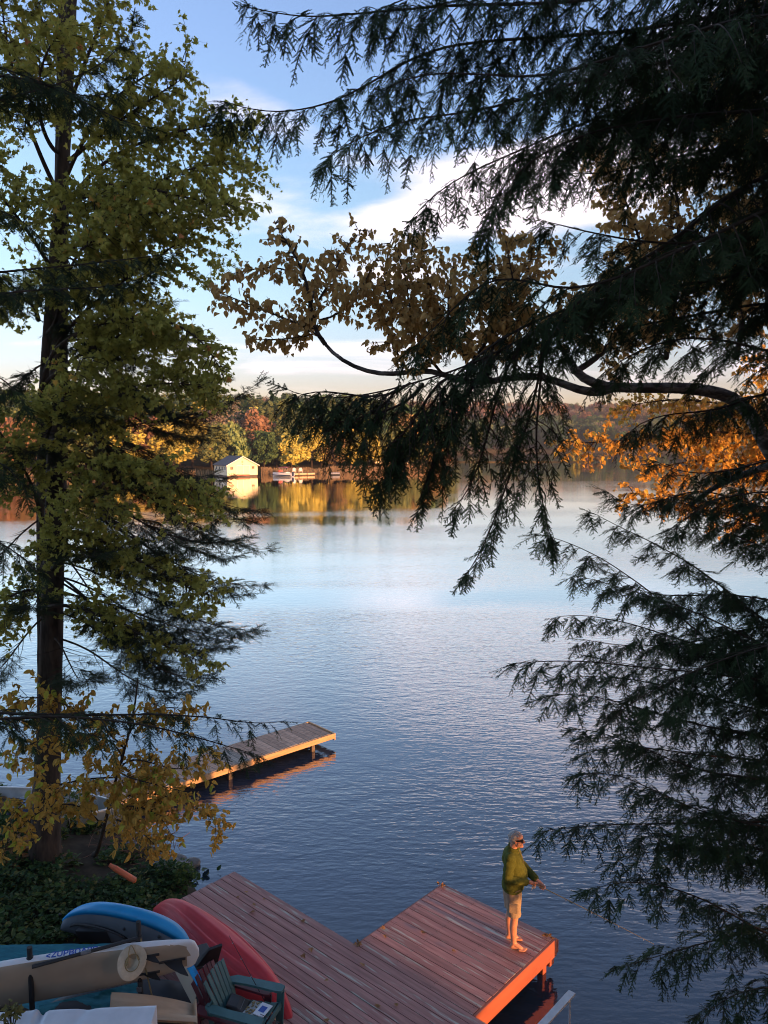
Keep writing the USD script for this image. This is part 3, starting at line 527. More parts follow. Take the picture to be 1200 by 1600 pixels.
obj('drain_plug', trimesh.creation.cylinder(.02, .03, sections=10, transform=trimesh.transformations.translation_matrix((Lr / 2 - .30, .02, .10))), M['black'], red)
for sx_ in (-1, 1): obj('carry_handle', tube([(sx_ * (Lr / 2 - .02), 0, .0), (sx_ * (Lr / 2 + .05), .05, -.02), (sx_ * (Lr / 2 + .05), -.05, -.02), (sx_ * (Lr / 2 - .02), 0, 0)], .008, 5), M['black'], red)

# blue kayak on its side: hull turned up and away, grey deck with its cockpit towards the camera
ka, kb = at(104, 1424, 11.1), at(300, 1468, 10.6)
kd = (kb - ka) / np.linalg.norm(kb - ka)
kz = np.array([.35, .80, .42]); blue = thing('blue_kayak', 'bright blue kayak tipped on its side with its grey cockpit showing', 'kayak', mat=basis(kd, kz, (ka + kb) / 2 + np.array([0, 0, -.07])))
kv, kf, kP, km = kayak(np.linalg.norm(kb - ka) + .05, .74, .30, ridges=False, fine=2.4)
topf = kf[(kv[kf][:, :, 2].mean(1) > -.045)]; 
obj('hull', (kv, kf), M['blue_plastic'], blue, smooth=50)
Lk = np.linalg.norm(kb - ka) + .05
# deck shell just below the hull rim
dt = np.linspace(.03, .97, 50); dr = []
for q in dt:
    e = abs(2 * q - 1); w = .74 / 2 * max(.012, 1 - e ** 2.4) ** .78 * .985; ya = np.linspace(-1, 1, 13); dr.append(np.c_[np.full(13, (q - .5) * Lk), w * ya, -.055 - .30 * .3 * e ** 2.2 * .6 - .10 * (1 - np.abs(ya) ** 2.5)])
dr = np.array(dr); gv, gff = grid(dr[..., 0], dr[..., 1], dr[..., 2]); obj('deck_shell', (gv, gff[:, ::-1]), M['grey_plastic'], blue, smooth=40)
th = np.linspace(0, 2 * math.pi, 40); ell = np.c_[.48 * np.cos(th) - .35, .23 * np.sin(th), -.162 + 0 * th]
obj('cockpit_rim', tube(ell, .018, 6), M['black'], blue)
fan = np.vstack([[-.35, 0, -.12], ell * [1, 1, 1] + [0, 0, .004]]); obj('cockpit_well', (fan, np.array([[0, 1 + k, 2 + k] for k in range(39)])), M['print_black'], blue)
obj('seat', trimesh.convex.convex_hull(np.array([(-.62, -.15, -.16), (-.62, .15, -.16), (-.2, -.15, -.16), (-.2, .15, -.16), (-.66, -.14, -.24), (-.66, .14, -.24), (-.56, .14, -.22), (-.56, -.14, -.22)])), M['rubber'], blue)
tm = text_mesh('I Venture', .07, .004); tm.apply_transform(np.array([[1, 0, 0, .22], [0, -1, 0, -.06], [0, 0, -1, -.162], [0, 0, 0, 1]], float)); obj('lettering', tm, M['print_black'], blue)
for x in (.08, .62, -.95): obj('deck_fitting', trimesh.creation.icosphere(1, .022).apply_translation((x, -.25, -.12)), M['black'], blue)

# paddle board on its edge, tan bottom towards the camera
pa, pb = at(-130, 1560, 8.55), at(311, 1487, 9.35)       # tail at the right
pdv = (pb - pa) / np.linalg.norm(pb - pa); LP = 3.3; toCam = np.array([0, 0, EYE]) - pb; toCam /= np.linalg.norm(toCam)
upv = np.cross(pdv, np.cross(np.array([0, -.30, 1.]), pdv)); nrm = np.cross(pdv, upv); nrm = nrm if nrm @ toCam > 0 else -nrm
BD = basis(pdv, nrm, pb - pdv * LP / 2); BD[:3, 3] -= BD[:3, 1] * 0
board = thing('paddle_board', 'white and tan paddle board stored on its edge with black fins', 'paddle board', mat=BD)
def sup(L, Wd, T, n=70, m=28):
    t = np.linspace(0, 1, n); rows = []
    for q in t:
        w = Wd / 2 * (np.clip(1 - (max(0, .42 - q) / .42) ** 2.4, 0, 1) ** .55 if q < .42 else 1 - .40 * ((q - .42) / .58) ** 2.2) * (1 if q < .965 else (max(.0, 1 - ((q - .965) / .035) ** 2)) ** .5 * .82 + .18)
        rk = .16 * max(0, .25 - q) ** 2 * 16 * .3; a = np.linspace(0, 2 * math.pi, m, endpoint=False); ca, sa = np.cos(a), np.sin(a); tt = T * min(1, .45 + 4 * min(q, 1 - q))
        rows.append(np.c_[np.full(m, (q - .5) * L), np.sign(ca) * max(w, .004) * np.abs(ca) ** .38, -rk + tt / 2 * np.sign(sa) * np.abs(sa) ** .55])
    P = np.array(rows); i, j = np.meshgrid(np.arange(n - 1), np.arange(m), indexing='ij'); i, j = i.ravel(), j.ravel(); jj = (j + 1) % m
    F = np.vstack([np.c_[i * m + j, (i + 1) * m + jj, (i + 1) * m + j], np.c_[i * m + j, i * m + jj, (i + 1) * m + jj]]); V = np.vstack([P.reshape(-1, 3), P[0].mean(0), P[-1].mean(0)]); e = n * m; o = (n - 1) * m
    F = np.vstack([F, [[q, (q + 1) % m, e] for q in range(m)], [[o + (q + 1) % m, o + q, e + 1] for q in range(m)]])
    return trimesh.Trimesh(V, F, process=False)
SW_, ST = .66, .125
sb = sup(LP, SW_, ST); sb.fix_normals()
bot = sb.vertices[sb.faces][:, :, 2].mean(1) > ST * .30
obj('bottom', (sb.vertices, sb.faces[bot]), M['board_tan'], board, smooth=40); obj('rail', (sb.vertices, sb.faces[~bot]), M['board_white'], board, smooth=40)
ysg = 1. if BD[2, 1] > 0 else -1.        # which edge is up
def fin(x, y, L, H):
    o = np.array([(0, 0), (L, 0), (L * 1.05, H * .35), (L * 1.35, H), (L * .95, H * .8), (L * .4, H * .4)]); 
    from shapely.geometry import Polygon
    f = trimesh.creation.extrude_polygon(Polygon(o).buffer(.004), .012); f.apply_transform(trimesh.transformations.rotation_matrix(math.pi / 2, (1, 0, 0))); f.apply_translation((x, y + .006, ST / 2 - .006)); return f
for nm, x, y, L, H in (('side_fin', LP / 2 - .66, ysg * .14, .15, .12), ('centre_fin', LP / 2 - .42, 0., .21, .24), ('side_fin', LP / 2 - .66, -ysg * .14, .15, .12)):
    f = obj(nm, fin(x, y, L, H), M['black'], board); obj('fin_box', cbox((x - .05, y - .02, ST / 2 - .004), (x + L + .05, y + .02, ST / 2 + .006), .003), M['rubber'], f)
tm = text_mesh('<ZUPBOARD>', .068, .003, True); tv = np.array(tm.vertices); tx = tv[:, 0] - .06; tq = tx / LP + .5
tw_y = SW_ / 2 * (1 - .40 * (np.clip(tq - .42, 0, 1) / .58) ** 2.2)
tm.vertices = np.c_[tx, ysg * (tw_y + .0005 + tv[:, 2]), .030 - tv[:, 1]]; tm.fix_normals(); obj('lettering', tm, M['print_blue'], board)

# rack posts, bar, straps
def ground(x, y): return float(bank_z([[x, y]])[0])
rack = thing('rack_post', 'black rack post in the middle of the paddle board with a loose strap', 'post')
p1t, p2t = at(216, 1440, 9.15), at(46, 1480, 8.75)
for P_, nm in ((p1t, rack),):
    g0 = ground(P_[0], P_[1]); obj('pole', tube([(P_[0], P_[1], g0 - .2), (P_[0], P_[1], P_[2])], .030, 10), M['black'], nm)
    obj('clamp', tube([(P_[0], P_[1], P_[2] - .30), (P_[0], P_[1], P_[2] - .18)], .040, 10), M['black'], nm)
    obj('strap', tube(spline([(P_[0] + .03, P_[1] - .02, P_[2] - .20), (P_[0] + .07, P_[1] - .05, P_[2] - .45), (P_[0] + .12, P_[1] - .02, P_[2] - .8), (P_[0] + .20, P_[1] - .04, P_[2] - 1.3)], .06), .009, 5), M['cord'], nm)
    obj('buckle', cbox(P_ + [-.03, -.05, -.86], P_ + [.03, -.03, -.80], .004), M['strap'], nm)
    obj('brace', tube([(P_[0], P_[1] - .02, P_[2] - .75), (P_[0] + .14, P_[1] - .05, g0)], .026, 8), M['rubber'], nm)
rk2 = thing('rack_post', 'black rack post at the left end of the paddle board', 'post')
g0 = ground(p2t[0], p2t[1]); obj('pole', tube([(p2t[0], p2t[1], g0 - .2), (p2t[0], p2t[1], p2t[2])], .030, 10), M['black'], rk2); obj('clamp', tube([(p2t[0], p2t[1], p2t[2] - .24), (p2t[0], p2t[1], p2t[2] - .12)], .040, 10), M['black'], rk2)
ba, bb = at(50, 1511, 8.68), at(212, 1467, 9.06)
pd = thing('kayak_paddle', 'black paddle shaft strapped along the face of the paddle board', 'paddle')
obj('shaft', tube([ba, bb + (bb - ba) * .02], .021, 8), M['black'], pd)
obj('tape', tube([ba + (bb - ba) * .46, ba + (bb - ba) * .56], .024, 8), M['strap'], pd)
# sun hat hanging by its cord from the post
hc = at(205, 1503, 8.98); hn = np.array([0, 0, EYE]) - hc; hn /= np.linalg.norm(hn); hn = hn + np.array([.35, 0, -.35]); hn /= np.linalg.norm(hn)
hn = hn / np.linalg.norm(hn); hat = thing('sun_hat', 'beige brimmed cloth hat hanging by its cord on the rack post', 'hat', mat=basis(np.cross((0, 0, 1.), hn), hn, hc + hn * .03) @ np.diag([.84, .84, .84, 1.]))
a = np.linspace(0, 2 * math.pi, 36, endpoint=False); rings = [(.0, -.10), (.06, -.105), (.085, -.09), (.092, -.02), (.10, .0), (.155, .012), (.205, .004), (.208, .0), (.155, .002), (.11, -.012), (.100, -.10), (.065, -.118), (0, -.116)]
V = np.array([[(r * math.cos(q), r * math.sin(q) * 1.12, z + .022 * math.sin(2 * q + .5) * (r > .12)) for q in a] for r, z in rings]); k = len(a)
i, j = np.meshgrid(np.arange(len(rings) - 1), np.arange(k), indexing='ij'); i, j = i.ravel(), j.ravel(); jj = (j + 1) % k
obj('brim_and_crown', (V.reshape(-1, 3), np.vstack([np.c_[i * k + j, i * k + jj, (i + 1) * k + jj], np.c_[i * k + j, (i + 1) * k + jj, (i + 1) * k + j]])), M['hat'], hat, smooth=50)
obj('band', tube(np.c_[.100 * np.cos(a), .112 * np.sin(a), .004 + 0 * a], .006, 5), M['cord'], hat)
obj('chin_cord', tube(spline([(-.09, .0, .02), (-.05, .12, .03), (0, .24, .02), (.05, .12, .035), (.09, 0, .02)], .03), .006, 5), M['cord'], hat)

# tarps, dark hull, tan piece, white cover
tp = at(-40, 1478, 10.2); te = at(150, 1476, 10.4)
def draped(P00, P10, P01, P11, nx, ny, amp, seed, th=.012):
    u, v = np.meshgrid(np.linspace(0, 1, nx), np.linspace(0, 1, ny), indexing='ij'); u_, v_ = u[..., None], v[..., None]
    P = (1 - u_) * (1 - v_) * P00 + u_ * (1 - v_) * P10 + (1 - u_) * v_ * P01 + u_ * v_ * P11
    nn = np.cross(np.asarray(P10) - P00, np.asarray(P01) - P00); nn = nn / np.linalg.norm(nn); h = fbm(np.c_[u.ravel() * 7, v.ravel() * 3, u.ravel() * 0 + seed], 4).reshape(u.shape)
    P = P + nn * (h * amp)[..., None]; v1, f1 = grid(P[..., 0], P[..., 1], P[..., 2]); 
    return np.vstack([v1, v1 - nn * th]), np.vstack([f1, f1[:, ::-1] + len(v1)])
tag(obj('teal_tarp', draped(at(-60, 1476, 10.3), at(175, 1473, 10.5), at(-60, 1600, 9.5), at(175, 1560, 9.7), 60, 24, .05, 3), M['teal_tarp'], smooth=True), 'teal tarpaulin behind and below the left part of the paddle board', 'tarp')
tag(obj('folded_tarp', draped(at(60, 1572, 9.3), at(215, 1535, 9.5), at(60, 1610, 9.2), at(225, 1568, 9.4), 50, 20, .06, 8), M['teal_tarp'], smooth=True), 'blue green folded tarp under the paddle board beside the black hull', 'tarp')
dh = thing('dark_kayak', 'dark grey kayak hull lying under the paddle board fins', 'kayak', mat=basis(at(330, 1560, 9.9) - at(150, 1560, 9.4), (-.1, -.5, 1), at(225, 1562, 9.75) + [0, 0, -.12]))
dv, df, dP, dm = kayak(2.5, .66, .30, ridges=False); obj('hull', (dv, df), M['rubber'], dh, smooth=50)
obj('rim', tube(np.vstack([dP[1:-1, 0], dP[1:-1, dm - 1][::-1]]), .015, 6), M['black'], dh)
ctd = thing('padded_boat_seat', 'black padded kayak seat with bright blue trim beside the teal chair', 'seat', mat=basis((.6, -.8, -.2), (0, .3, 1), at(322, 1506, 9.95)))
obj('back', trimesh.convex.convex_hull(np.array([(-.02, -.16, 0), (.02, -.16, 0), (-.02, .16, 0), (.02, .16, 0), (.10, -.10, .34), (.13, -.10, .33), (.10, .08, .36), (.13, .08, .35)])), M['black'], ctd)
obj('base', cbox((-.35, -.17, -.05), (.02, .17, -.0), .012), M['rubber'], ctd)
obj('blue_trim', bar((-.35, -.20, -.01), (.25, -.20, -.02), .05, .09), M['blue_plastic'], ctd); obj('tan_side', cbox((-.36, -.235, -.30), (.30, -.228, -.05), .002), M['board_tan'], ctd)
tw = thing('tan_plank', 'curved tan wooden plank poking out beside the white cover', 'plank', mat=basis(at(300, 1580, 8.95) - at(200, 1574, 8.7), (0, -.2, 1), at(200, 1574, 8.7)))
cv = np.array([[(x, y, .02 - .10 * (x / .8) ** 2 * (y > -.08) - .06 * max(0, -y) + .012 * q) for y in np.linspace(-.16, .16, 9)] for q in (0, 1) for x in np.linspace(-.2, .78, 16)]).reshape(2, 16, 9, 3)
v1, f1 = grid(cv[1][..., 0], cv[1][..., 1], cv[1][..., 2]); v0, f0 = grid(cv[0][..., 0], cv[0][..., 1], cv[0][..., 2] - .02); obj('board', (np.vstack([v1, v0]), np.vstack([f1, f0[:, ::-1] + len(v1)])), M['tan_wood'], tw, smooth=True)
obj('end_cap', cbox((.775, -.165, -.12), (.795, .165, .01), .004), M['tan_wood'], tw)
wc = thing('white_cover', 'white fabric cover creased over a box at the lower left corner', 'cover')
c00, c10 = at(-40, 1580, 8.3), at(245, 1569, 8.5); c01, c11 = c00 + [0, -.85, -.16], c10 + [.03, -.85, -.16]
u, v = np.meshgrid(np.linspace(0, 1, 70), np.linspace(0, 1, 30), indexing='ij'); P = (1 - u)[..., None] * (1 - v)[..., None] * c00 + u[..., None] * (1 - v)[..., None] * c10 + (1 - u)[..., None] * v[..., None] * c01 + u[..., None] * v[..., None] * c11
crease = -.07 * np.exp(-((u - .37 - .03 * v) / .018) ** 2) * np.exp(-v * 2.2) + .02 * np.exp(-((u - .34) / .02) ** 2) * np.exp(-v * 2) - .015 * np.exp(-((u - .62 + .2 * v) / .03) ** 2)
P[..., 2] += crease + .02 * fbm(np.c_[u.ravel() * 5, v.ravel() * 2, 0 * u.ravel()], 3).reshape(u.shape) - .05 * np.clip(.04 - v, 0, 1) * 25 * .5
v1, f1 = grid(P[..., 0], P[..., 1], P[..., 2]); Q = P.copy(); Q[..., 2] -= .45; sides = []
for E in (P[0], P[-1], P[:, 0], P[:, -1]):
    b2 = E - [0, 0, .5]; G = np.stack([E, b2], 0); sides.append(grid(G[..., 0], G[..., 1], G[..., 2]))
obj('top', (v1, f1), M['white_cover'], wc, smooth=True); obj('skirt', cat(sides), M['white_cover'], wc)
# orange tube in the ivy
o1, o2 = on(180, 1357, .75), on(211, 1376, .55)
tag(obj('orange_float', cat([tube([o1 - (o2 - o1) * .3, o1, o2, o2 + (o2 - o1) * .06], [.03, .05, .055, .02], 10)]), M['orange'], smooth=40), 'faded orange foam float lying in the ivy', 'float')

# ------------------------------------------------------------------ stacked garden chairs
def adirondack(name, label, m, mat):
    c = thing(name, label, 'chair', mat=mat)       # x forward, y to the side
    for k in range(6):
        y = (k - 2.5) * .085; top = .93 - .05 * ((k - 2.5) / 2.5) ** 2
        obj('back_slat', bar((-.20, y * .86, .30), (-.47, y * 1.12, top), .072, .018, up=(1, 0, .4), c=.006), m, c)
    for k in range(6):
        x = -.16 + k * .098; obj('seat_slat', cbox((x - .043, -.255, .33 + .010 * k), (x + .043, .255, .352 + .010 * k), .006), m, c)
    for s in (-1, 1):
        arm = np.array([(-.42, s * .30), (-.30, s * .38), (.36, s * .40), (.43, s * .38), (.43, s * .28), (.36, s * .265), (-.1, s * .27), (-.42, s * .24)])
        from shapely.geometry import Polygon
        a_ = trimesh.creation.extrude_polygon(Polygon(arm).buffer(.012), .034); a_.apply_translation((0, 0, .545)); obj('arm', a_, m, c)
        obj('front_leg', bar((.37, s * .335, 0), (.40, s * .335, .545), .03, .11, up=(1, 0, 0)), m, c)
        obj('rear_leg', bar((.40, s * .285, .33), (-.62, s * .285, .02), .03, .12), m, c)
        obj('arm_support', bar((-.33, s * .30, .30), (-.36, s * .31, .545), .03, .07, up=(1, 0, 0)), m, c)
    obj('back_rail', bar((-.385, -.30, .56), (-.385, .30, .56), .03, .06), m, c); obj('front_apron', bar((.405, -.32, .345), (.405, .32, .345), .024, .09), m, c)
    return c
cb = on(362, 1634, DZ); s_, r_ = to_deck(cb); fx = np.array([.93, -.36, 0.])
CH = basis(fx, (0, 0, 1), dk(s_, r_, .0) + [-.02, .12, 0]); CH[:3, :3] *= .88; CH2 = basis(fx + [.03, .06, 0], (0, 0, 1), CH[:3, 3] + fx * .17 + [.02, -.04, .10]); CH2[:3, :3] *= .88; adirondack('garden_chair', 'maroon plastic garden chair underneath the teal one', M['maroon_chair'], CH); adirondack('garden_chair', 'teal slatted garden chair stacked on top of the maroon one', M['teal_chair'], CH2)
def chp(x, y, z): return CH2[:3, :3] @ np.array([x, y, z]) + CH2[:3, 3]
CR = CH2[:3, :3]
def onchair(x, y, z, rz=0): m = np.eye(4); m[:3, :3] = CR @ R.from_euler('z', rz, degrees=True).as_matrix(); m[:3, 3] = chp(x, y, z); return m
bg = thing('black_pouch', 'black zip pouch on the seat of the teal chair', 'pouch', mat=onchair(-.10, .02, .365, 10))
pz = m3.Manifold.batch_hull([m3.Manifold.sphere(.025, 12).translate(p) for p in [(-.1, -.12, .03), (.1, -.12, .03), (-.1, .12, .03), (.1, .12, .03), (-.12, .1, .13), (-.12, -.1, .13), (0, .1, .10), (0, -.1, .10)]]); obj('body', pz, M['black'], bg, smooth=50); obj('zip', tube([(.06, -.1, .088), (.06, .1, .088)], .004, 5), M['strap'], bg)
pk = thing('lure_packet', 'clear packet of fishing lures with a white card on the teal chair', 'packet', mat=onchair(.13, .03, .385, -8))
obj('packet', cbox((-.10, -.16, 0), (.07, .14, .05), .012), M['clear_bag'], pk); obj('card', cbox((.05, -.10, .05), (.22, .14, .062), .002), M['paper'], pk); obj('print', cbox((.09, -.03, .0625), (.18, .08, .0645), .0005), M['print_blue'], pk)
gl = np.random.default_rng(3); ms = []
for k in range(16):
    p = np.array([gl.uniform(-.09, .04), gl.uniform(-.12, .13), .058]); t = trimesh.creation.icosphere(1, .018); t.apply_scale((1.6, .6, .5)); t.apply_transform(trimesh.transformations.rotation_matrix(gl.uniform(0, 6), (0, 0, 1))); t.apply_translation(p); ms.append(t)
tag(obj('lures', cat(ms), M['cord'], pk), kind='stuff')
cl = thing('checked_cloth', 'folded dark red and grey cloth under the lure packet', 'cloth', mat=onchair(.14, -.10, .372, 12)); obj('fold', cbox((-.16, -.12, -.01), (.20, .08, .025), .012), M['maroon_chair'], cl); obj('upper_fold', cbox((-.02, -.125, .027), (.19, .07, .05), .01), M['strap'], cl)
def rod(name, label, a, b, r0, r1, parts=True, bend=0.):
    a, b = np.asarray(a, float), np.asarray(b, float); t = thing(name, label, 'fishing rod'); d = (b - a)
    P = np.array([a + d * q + np.array([0, 0, -bend]) * q ** 2 for q in np.linspace(.12, 1, 14)]); obj('blank', tube(P, np.linspace(r0, r1, 14), 6), M['print_black'] if name == 'leaning_rod' else M['cord'], t)
    obj('grip', tube([a, a + d * .13], [.013, .012], 8), M['tan_wood'], t)
    for q in (.35, .55, .75, .93): obj('line_guide', trimesh.creation.torus(.012 * (1.2 - q * .6), .002, 10, 5, transform=basis(np.cross(d, (0, 0, 1.)), d / np.linalg.norm(d), a + d * q + np.array([0, 0, -bend]) * q ** 2 - [0, 0, .013])), M['metal'], t)
    dn_ = d / np.linalg.norm(d); c = a + d * .085 - np.array([0, 0, .05])
    re = obj('reel', tube([c - np.cross(dn_, (0, 0, 1)) * .022, c + np.cross(dn_, (0, 0, 1)) * .022], .026, 10), M['metal'], t)
    obj('reel_foot', tube([c, a + d * .085], .007, 6), M['metal'], re); obj('crank', tube([c + np.cross(dn_, (0, 0, 1)) * .02, c + np.cross(dn_, (0, 0, 1)) * .06, c + np.cross(dn_, (0, 0, 1)) * .06 - [0, 0, .04]], .005, 5), M['metal'], re)
    return t
rod('leaning_rod', 'dark fishing rod leaning across the arm of the teal chair', on(432, 1598, DZ + .02), at(358, 1462, 9.35), .006, .0025)
rod('leaning_rod', 'second thin rod lying beside the front leg of the teal chair', on(446, 1602, DZ + .03), chp(.40, -.30, .66), .006, .004)

# handrail at the lower right
hr = thing('handrail', 'flat grey handrail on a thin post at the bottom right', 'handrail')
h1 = at(892, 1553, 8.75); hd = -E2 * 2.4; hz = h1[2]
obj('rail', bar(h1 + E2 * .03, h1 + hd, .085, .03), M['metal'], hr)
for q in (.07, 1.3, 2.2): p = h1 - E2 * q + E1 * .026; obj('post', tube([p + [0, 0, -.012], (p[0], p[1], DZ - .3)], .011, 8), M['metal'], hr)
# ------------------------------------------------------------------ the angler
FT = on(800, 1475, DZ); fdir = np.array([.965, -.26, 0.]); MAN = basis(fdir, (0, 0, 1), (FT[0], FT[1], DZ + .004))
man = thing('person', 'person in green pullover, khaki shorts and sunglasses fishing barefoot on the platform', 'person', mat=MAN)
# joints; x forward, y left, z up; the right side is towards the camera
J = dict(pel=(-.02, 0, .93), belly=(.045, 0, 1.08), chest=(-.01, 0, 1.28), neck=(-.005, 0, 1.46), head=(.045, 0, 1.60))
def leg(s, x, ank_x, toe):
    hip, kn, an = np.array([x - .01, s * .095, .90]), np.array([x + .015, s * .10, .49]), np.array([ank_x, s * .105, .085]); t = np.array([math.cos(toe), math.sin(toe), 0])
    sd = np.array([-t[1], t[0], 0]); b = [((hip, .085), (kn, .056)), ((kn, .056), (an + [-.012, 0, .24], .055)), ((an + [-.012, 0, .24], .055), (an, .037)), ((an, .037), (an + [-.03, 0, -.05], .034)), ((an, .036), (an + t * .10 + [0, 0, -.05], .030)), ((an + [-.03, 0, -.05], .034), (an + t * .11 + [0, 0, -.058], .026))]
    for k, (off, ln, r) in enumerate([(-.030, .062, .0155), (-.012, .060, .011), (.006, .055, .0105), (.022, .048, .010), (.036, .038, .010)]):
        base = an + t * .115 + sd * off * s * -1 * -1 + [0, 0, -.066]; b.append(((base - t * .03, .017), (base + t * ln, r)))
    return b
def hand(wrist, palm_c, axis, hold, side, r_h=.017):
    """Palm and five fingers closed round a rod that runs along axis through hold."""
    axis = np.asarray(axis, float) / np.linalg.norm(axis); w, pc = np.asarray(wrist, float), np.asarray(palm_c, float); n = pc - hold; n -= axis * (n @ axis); n /= np.linalg.norm(n); m = np.cross(axis, n) * side
    b = [((w, .027), (pc - axis * .022, .021)), ((w, .026), (pc + axis * .024, .021)), ((pc - axis * .03, .017), (pc + axis * .032, .017))]
    for k, (o, ln) in enumerate([(.032, .94), (.011, 1.05), (-.011, 1.), (-.031, .82)]):
        pts = [hold + axis * o + (n * math.cos(q) + m * math.sin(q)) * (r_h + .011) for q in np.array([.2, 1.15, 2.1, 3.0]) * ln]; rs = [.0105, .0098, .009, .008]
        b += [((pts[i], rs[i]), (pts[i + 1], rs[i + 1])) for i in range(3)]
    tb = pc + axis * .03 - m * .012; p1 = hold + axis * .052 + (n * .75 - m * .66) * (r_h + .013); p2 = hold + axis * .060 + (-n * .2 - m * .98) * (r_h + .011)
    b += [((tb, .014), (p1, .0115)), ((p1, .0115), (p2, .009))]
    return b
rax = np.array([.80, -.36, -.06]); rax /= np.linalg.norm(rax); RH, LH = np.array([.30, -.03, 1.00]), np.array([.385, -.055, .995])
LH = RH + rax * .125
palm_r, palm_l = RH + np.array([-.012, -.026, .022]), LH + np.array([-.008, .024, .026])
wr_r, wr_l = RH + [-.088, -.058, .034], LH + [-.070, .066, .052]
sh_r, sh_l, el_r, el_l = np.array([-.03, -.205, 1.40]), np.array([-.015, .205, 1.40]), np.array([-.055, -.265, 1.13]), np.array([.06, .245, 1.13])
V3 = lambda k: np.array(J[k], float)
B = leg(1, -.035, -.05, .12) + leg(-1, .025, .035, -.08)
B += [((V3('pel') + [0, .06, 0], .12), (V3('pel') + [0, -.06, 0], .12)), ((V3('pel'), .13), (V3('belly'), .135)), ((V3('belly'), .135), (V3('chest'), .13)), ((V3('chest') + [0, .07, .02], .10), (V3('chest') + [0, -.07, .02], .10)), ((V3('chest'), .11), (V3('neck') + [-.01, 0, -.04], .075)), ((V3('neck') + [-.01, 0, -.04], .06), (V3('head') + [-.035, 0, -.05], .055))]
B += [((sh_r, .056), (el_r, .044)), ((el_r, .043), (wr_r, .029)), ((sh_l, .056), (el_l, .044)), ((el_l, .043), (wr_l, .029))]
# head: skull, brow, cheeks, jaw, chin, nose, mouth, ears
H = V3('head'); B += [((H + [-.035, 0, .045], .082), (H + [.012, 0, .040], .078)), ((H + [.03, 0, .0], .066), (H + [.035, 0, -.055], .050)), ((H + [.02, .028, -.05], .040), (H + [.072, 0, -.085], .024)), ((H + [.02, -.028, -.05], .040), (H + [.072, 0, -.085], .024)), ((H + [.06, .028, .022], .030), (H + [.06, -.028, .022], .030)),
      ((H + [.088, 0, .012], .011), (H + [.112, 0, -.022], .0135)), ((H + [.100, .010, -.026], .010), (H + [.100, -.010, -.026], .010)), ((H + [.080, .016, -.052], .011), (H + [.080, -.016, -.052], .011)), ((H + [.078, .014, -.064], .011), (H + [.078, -.014, -.064], .011))]
for s in (1, -1): B += [((H + [-.012, s * .076, .012], .018), (H + [-.006, s * .072, -.028], .012)), ((H + [.06, s * .034, -.022], .024), (H + [.03, s * .05, -.03], .026))]
HB = hand(wr_r, palm_r, rax, RH, 1) + hand(wr_l, palm_l, rax, LH, -1)
body = hulls(B, .014, 5); hands = hulls(HB, .005, 3)
bm = m3.Manifold(m3.Mesh(np.asarray(body.vertices, np.float32), np.asarray(body.faces, np.uint32))) + m3.Manifold(m3.Mesh(np.asarray(hands.vertices, np.float32), np.asarray(hands.faces, np.uint32)))
skin = obj('body', bm, M['skin'], man, smooth=True)
# pullover: torso and sleeves a little larger than the body, with folds
T = [((V3('pel') + [.0, .075, .02], .130), (V3('pel') + [.0, -.075, .02], .130)), ((V3('pel') + [.01, .04, .03], .145), (V3('belly') + [.012, .03, 0], .152)), ((V3('pel') + [.01, -.04, .03], .145), (V3('belly') + [.012, -.03, 0], .152)), ((V3('belly') + [0, .03, 0], .150), (V3('chest') + [-.005, .055, .03], .130)), ((V3('belly') + [0, -.03, 0], .150), (V3('chest') + [-.005, -.055, .03], .130)),
     ((V3('chest') + [-.03, .08, .06], .115), (V3('chest') + [-.03, -.08, .06], .115)), ((V3('chest') + [-.015, .06, .07], .10), (V3('neck') + [-.012, 0, -.02], .075)), ((V3('chest') + [-.015, -.06, .07], .10), (V3('neck') + [-.012, 0, -.02], .075))]
cuff_r, cuff_l = el_r + (wr_r - el_r) * .90, el_l + (wr_l - el_l) * .90
T += [((sh_r + [0, .02, .005], .080), (el_r, .066)), ((el_r, .066), (cuff_r, .050)), ((sh_l + [0, -.02, .005], .080), (el_l, .066)), ((el_l, .066), (cuff_l, .050))]
sw = hulls(T, .016, 6); nv = sw.vertex_normals; p = np.asarray(sw.vertices)
fold = .011 * fbm(np.c_[p[:, 0] * 7, p[:, 1] * 7, p[:, 2] * 15], 5) + .005 * np.sin(p[:, 2] * 62 + p[:, 0] * 22 + 3 * fbm(p * 6, 2)) * np.clip((np.abs(p[:, 1]) - .16) * 20, 0, 1)
sw.vertices = p + nv * fold[:, None]
cut = m3.Manifold(m3.Mesh(np.asarray(sw.vertices, np.float32), np.asarray(sw.faces, np.uint32))).trim_by_plane((0, 0, 1), .885)
pull = obj('pullover', cut, M['fleece'], man, smooth=True)
def ring_tube(c, n, r, t, ry=None, k=28):
    n = np.asarray(n, float) / np.linalg.norm(n); x = np.cross(n, (0, 1, 0)); x /= np.linalg.norm(x); y = np.cross(n, x); a = np.linspace(0, 2 * math.pi, k + 1)
    return tube([np.asarray(c) + x * r * math.cos(q) + y * (ry or r) * math.sin(q) for q in a], t, 6)
obj('hem_band', ring_tube((.0, 0, .895), (0, 0, 1), .142, .017, .205), M['fleece'], pull)
obj('collar', ring_tube(V3('neck') + [.0, 0, .015], (.35, 0, 1), .068, .018, .066), M['fleece'], pull); obj('collar', ring_tube(V3('neck') + [.002, 0, -.012], (.35, 0, 1), .074, .018, .072), M['fleece'], pull)
for c, e, w in ((cuff_r, el_r, wr_r), (cuff_l, el_l, wr_l)): obj('cuff', ring_tube(c + (w - e) * .03, w - e, .043, .010), M['fleece'], pull)
obj('zip', tube([(.076, 0, 1.46), (.128, 0, 1.36), (.150, 0, 1.26)], .005, 5), M['black'], pull)
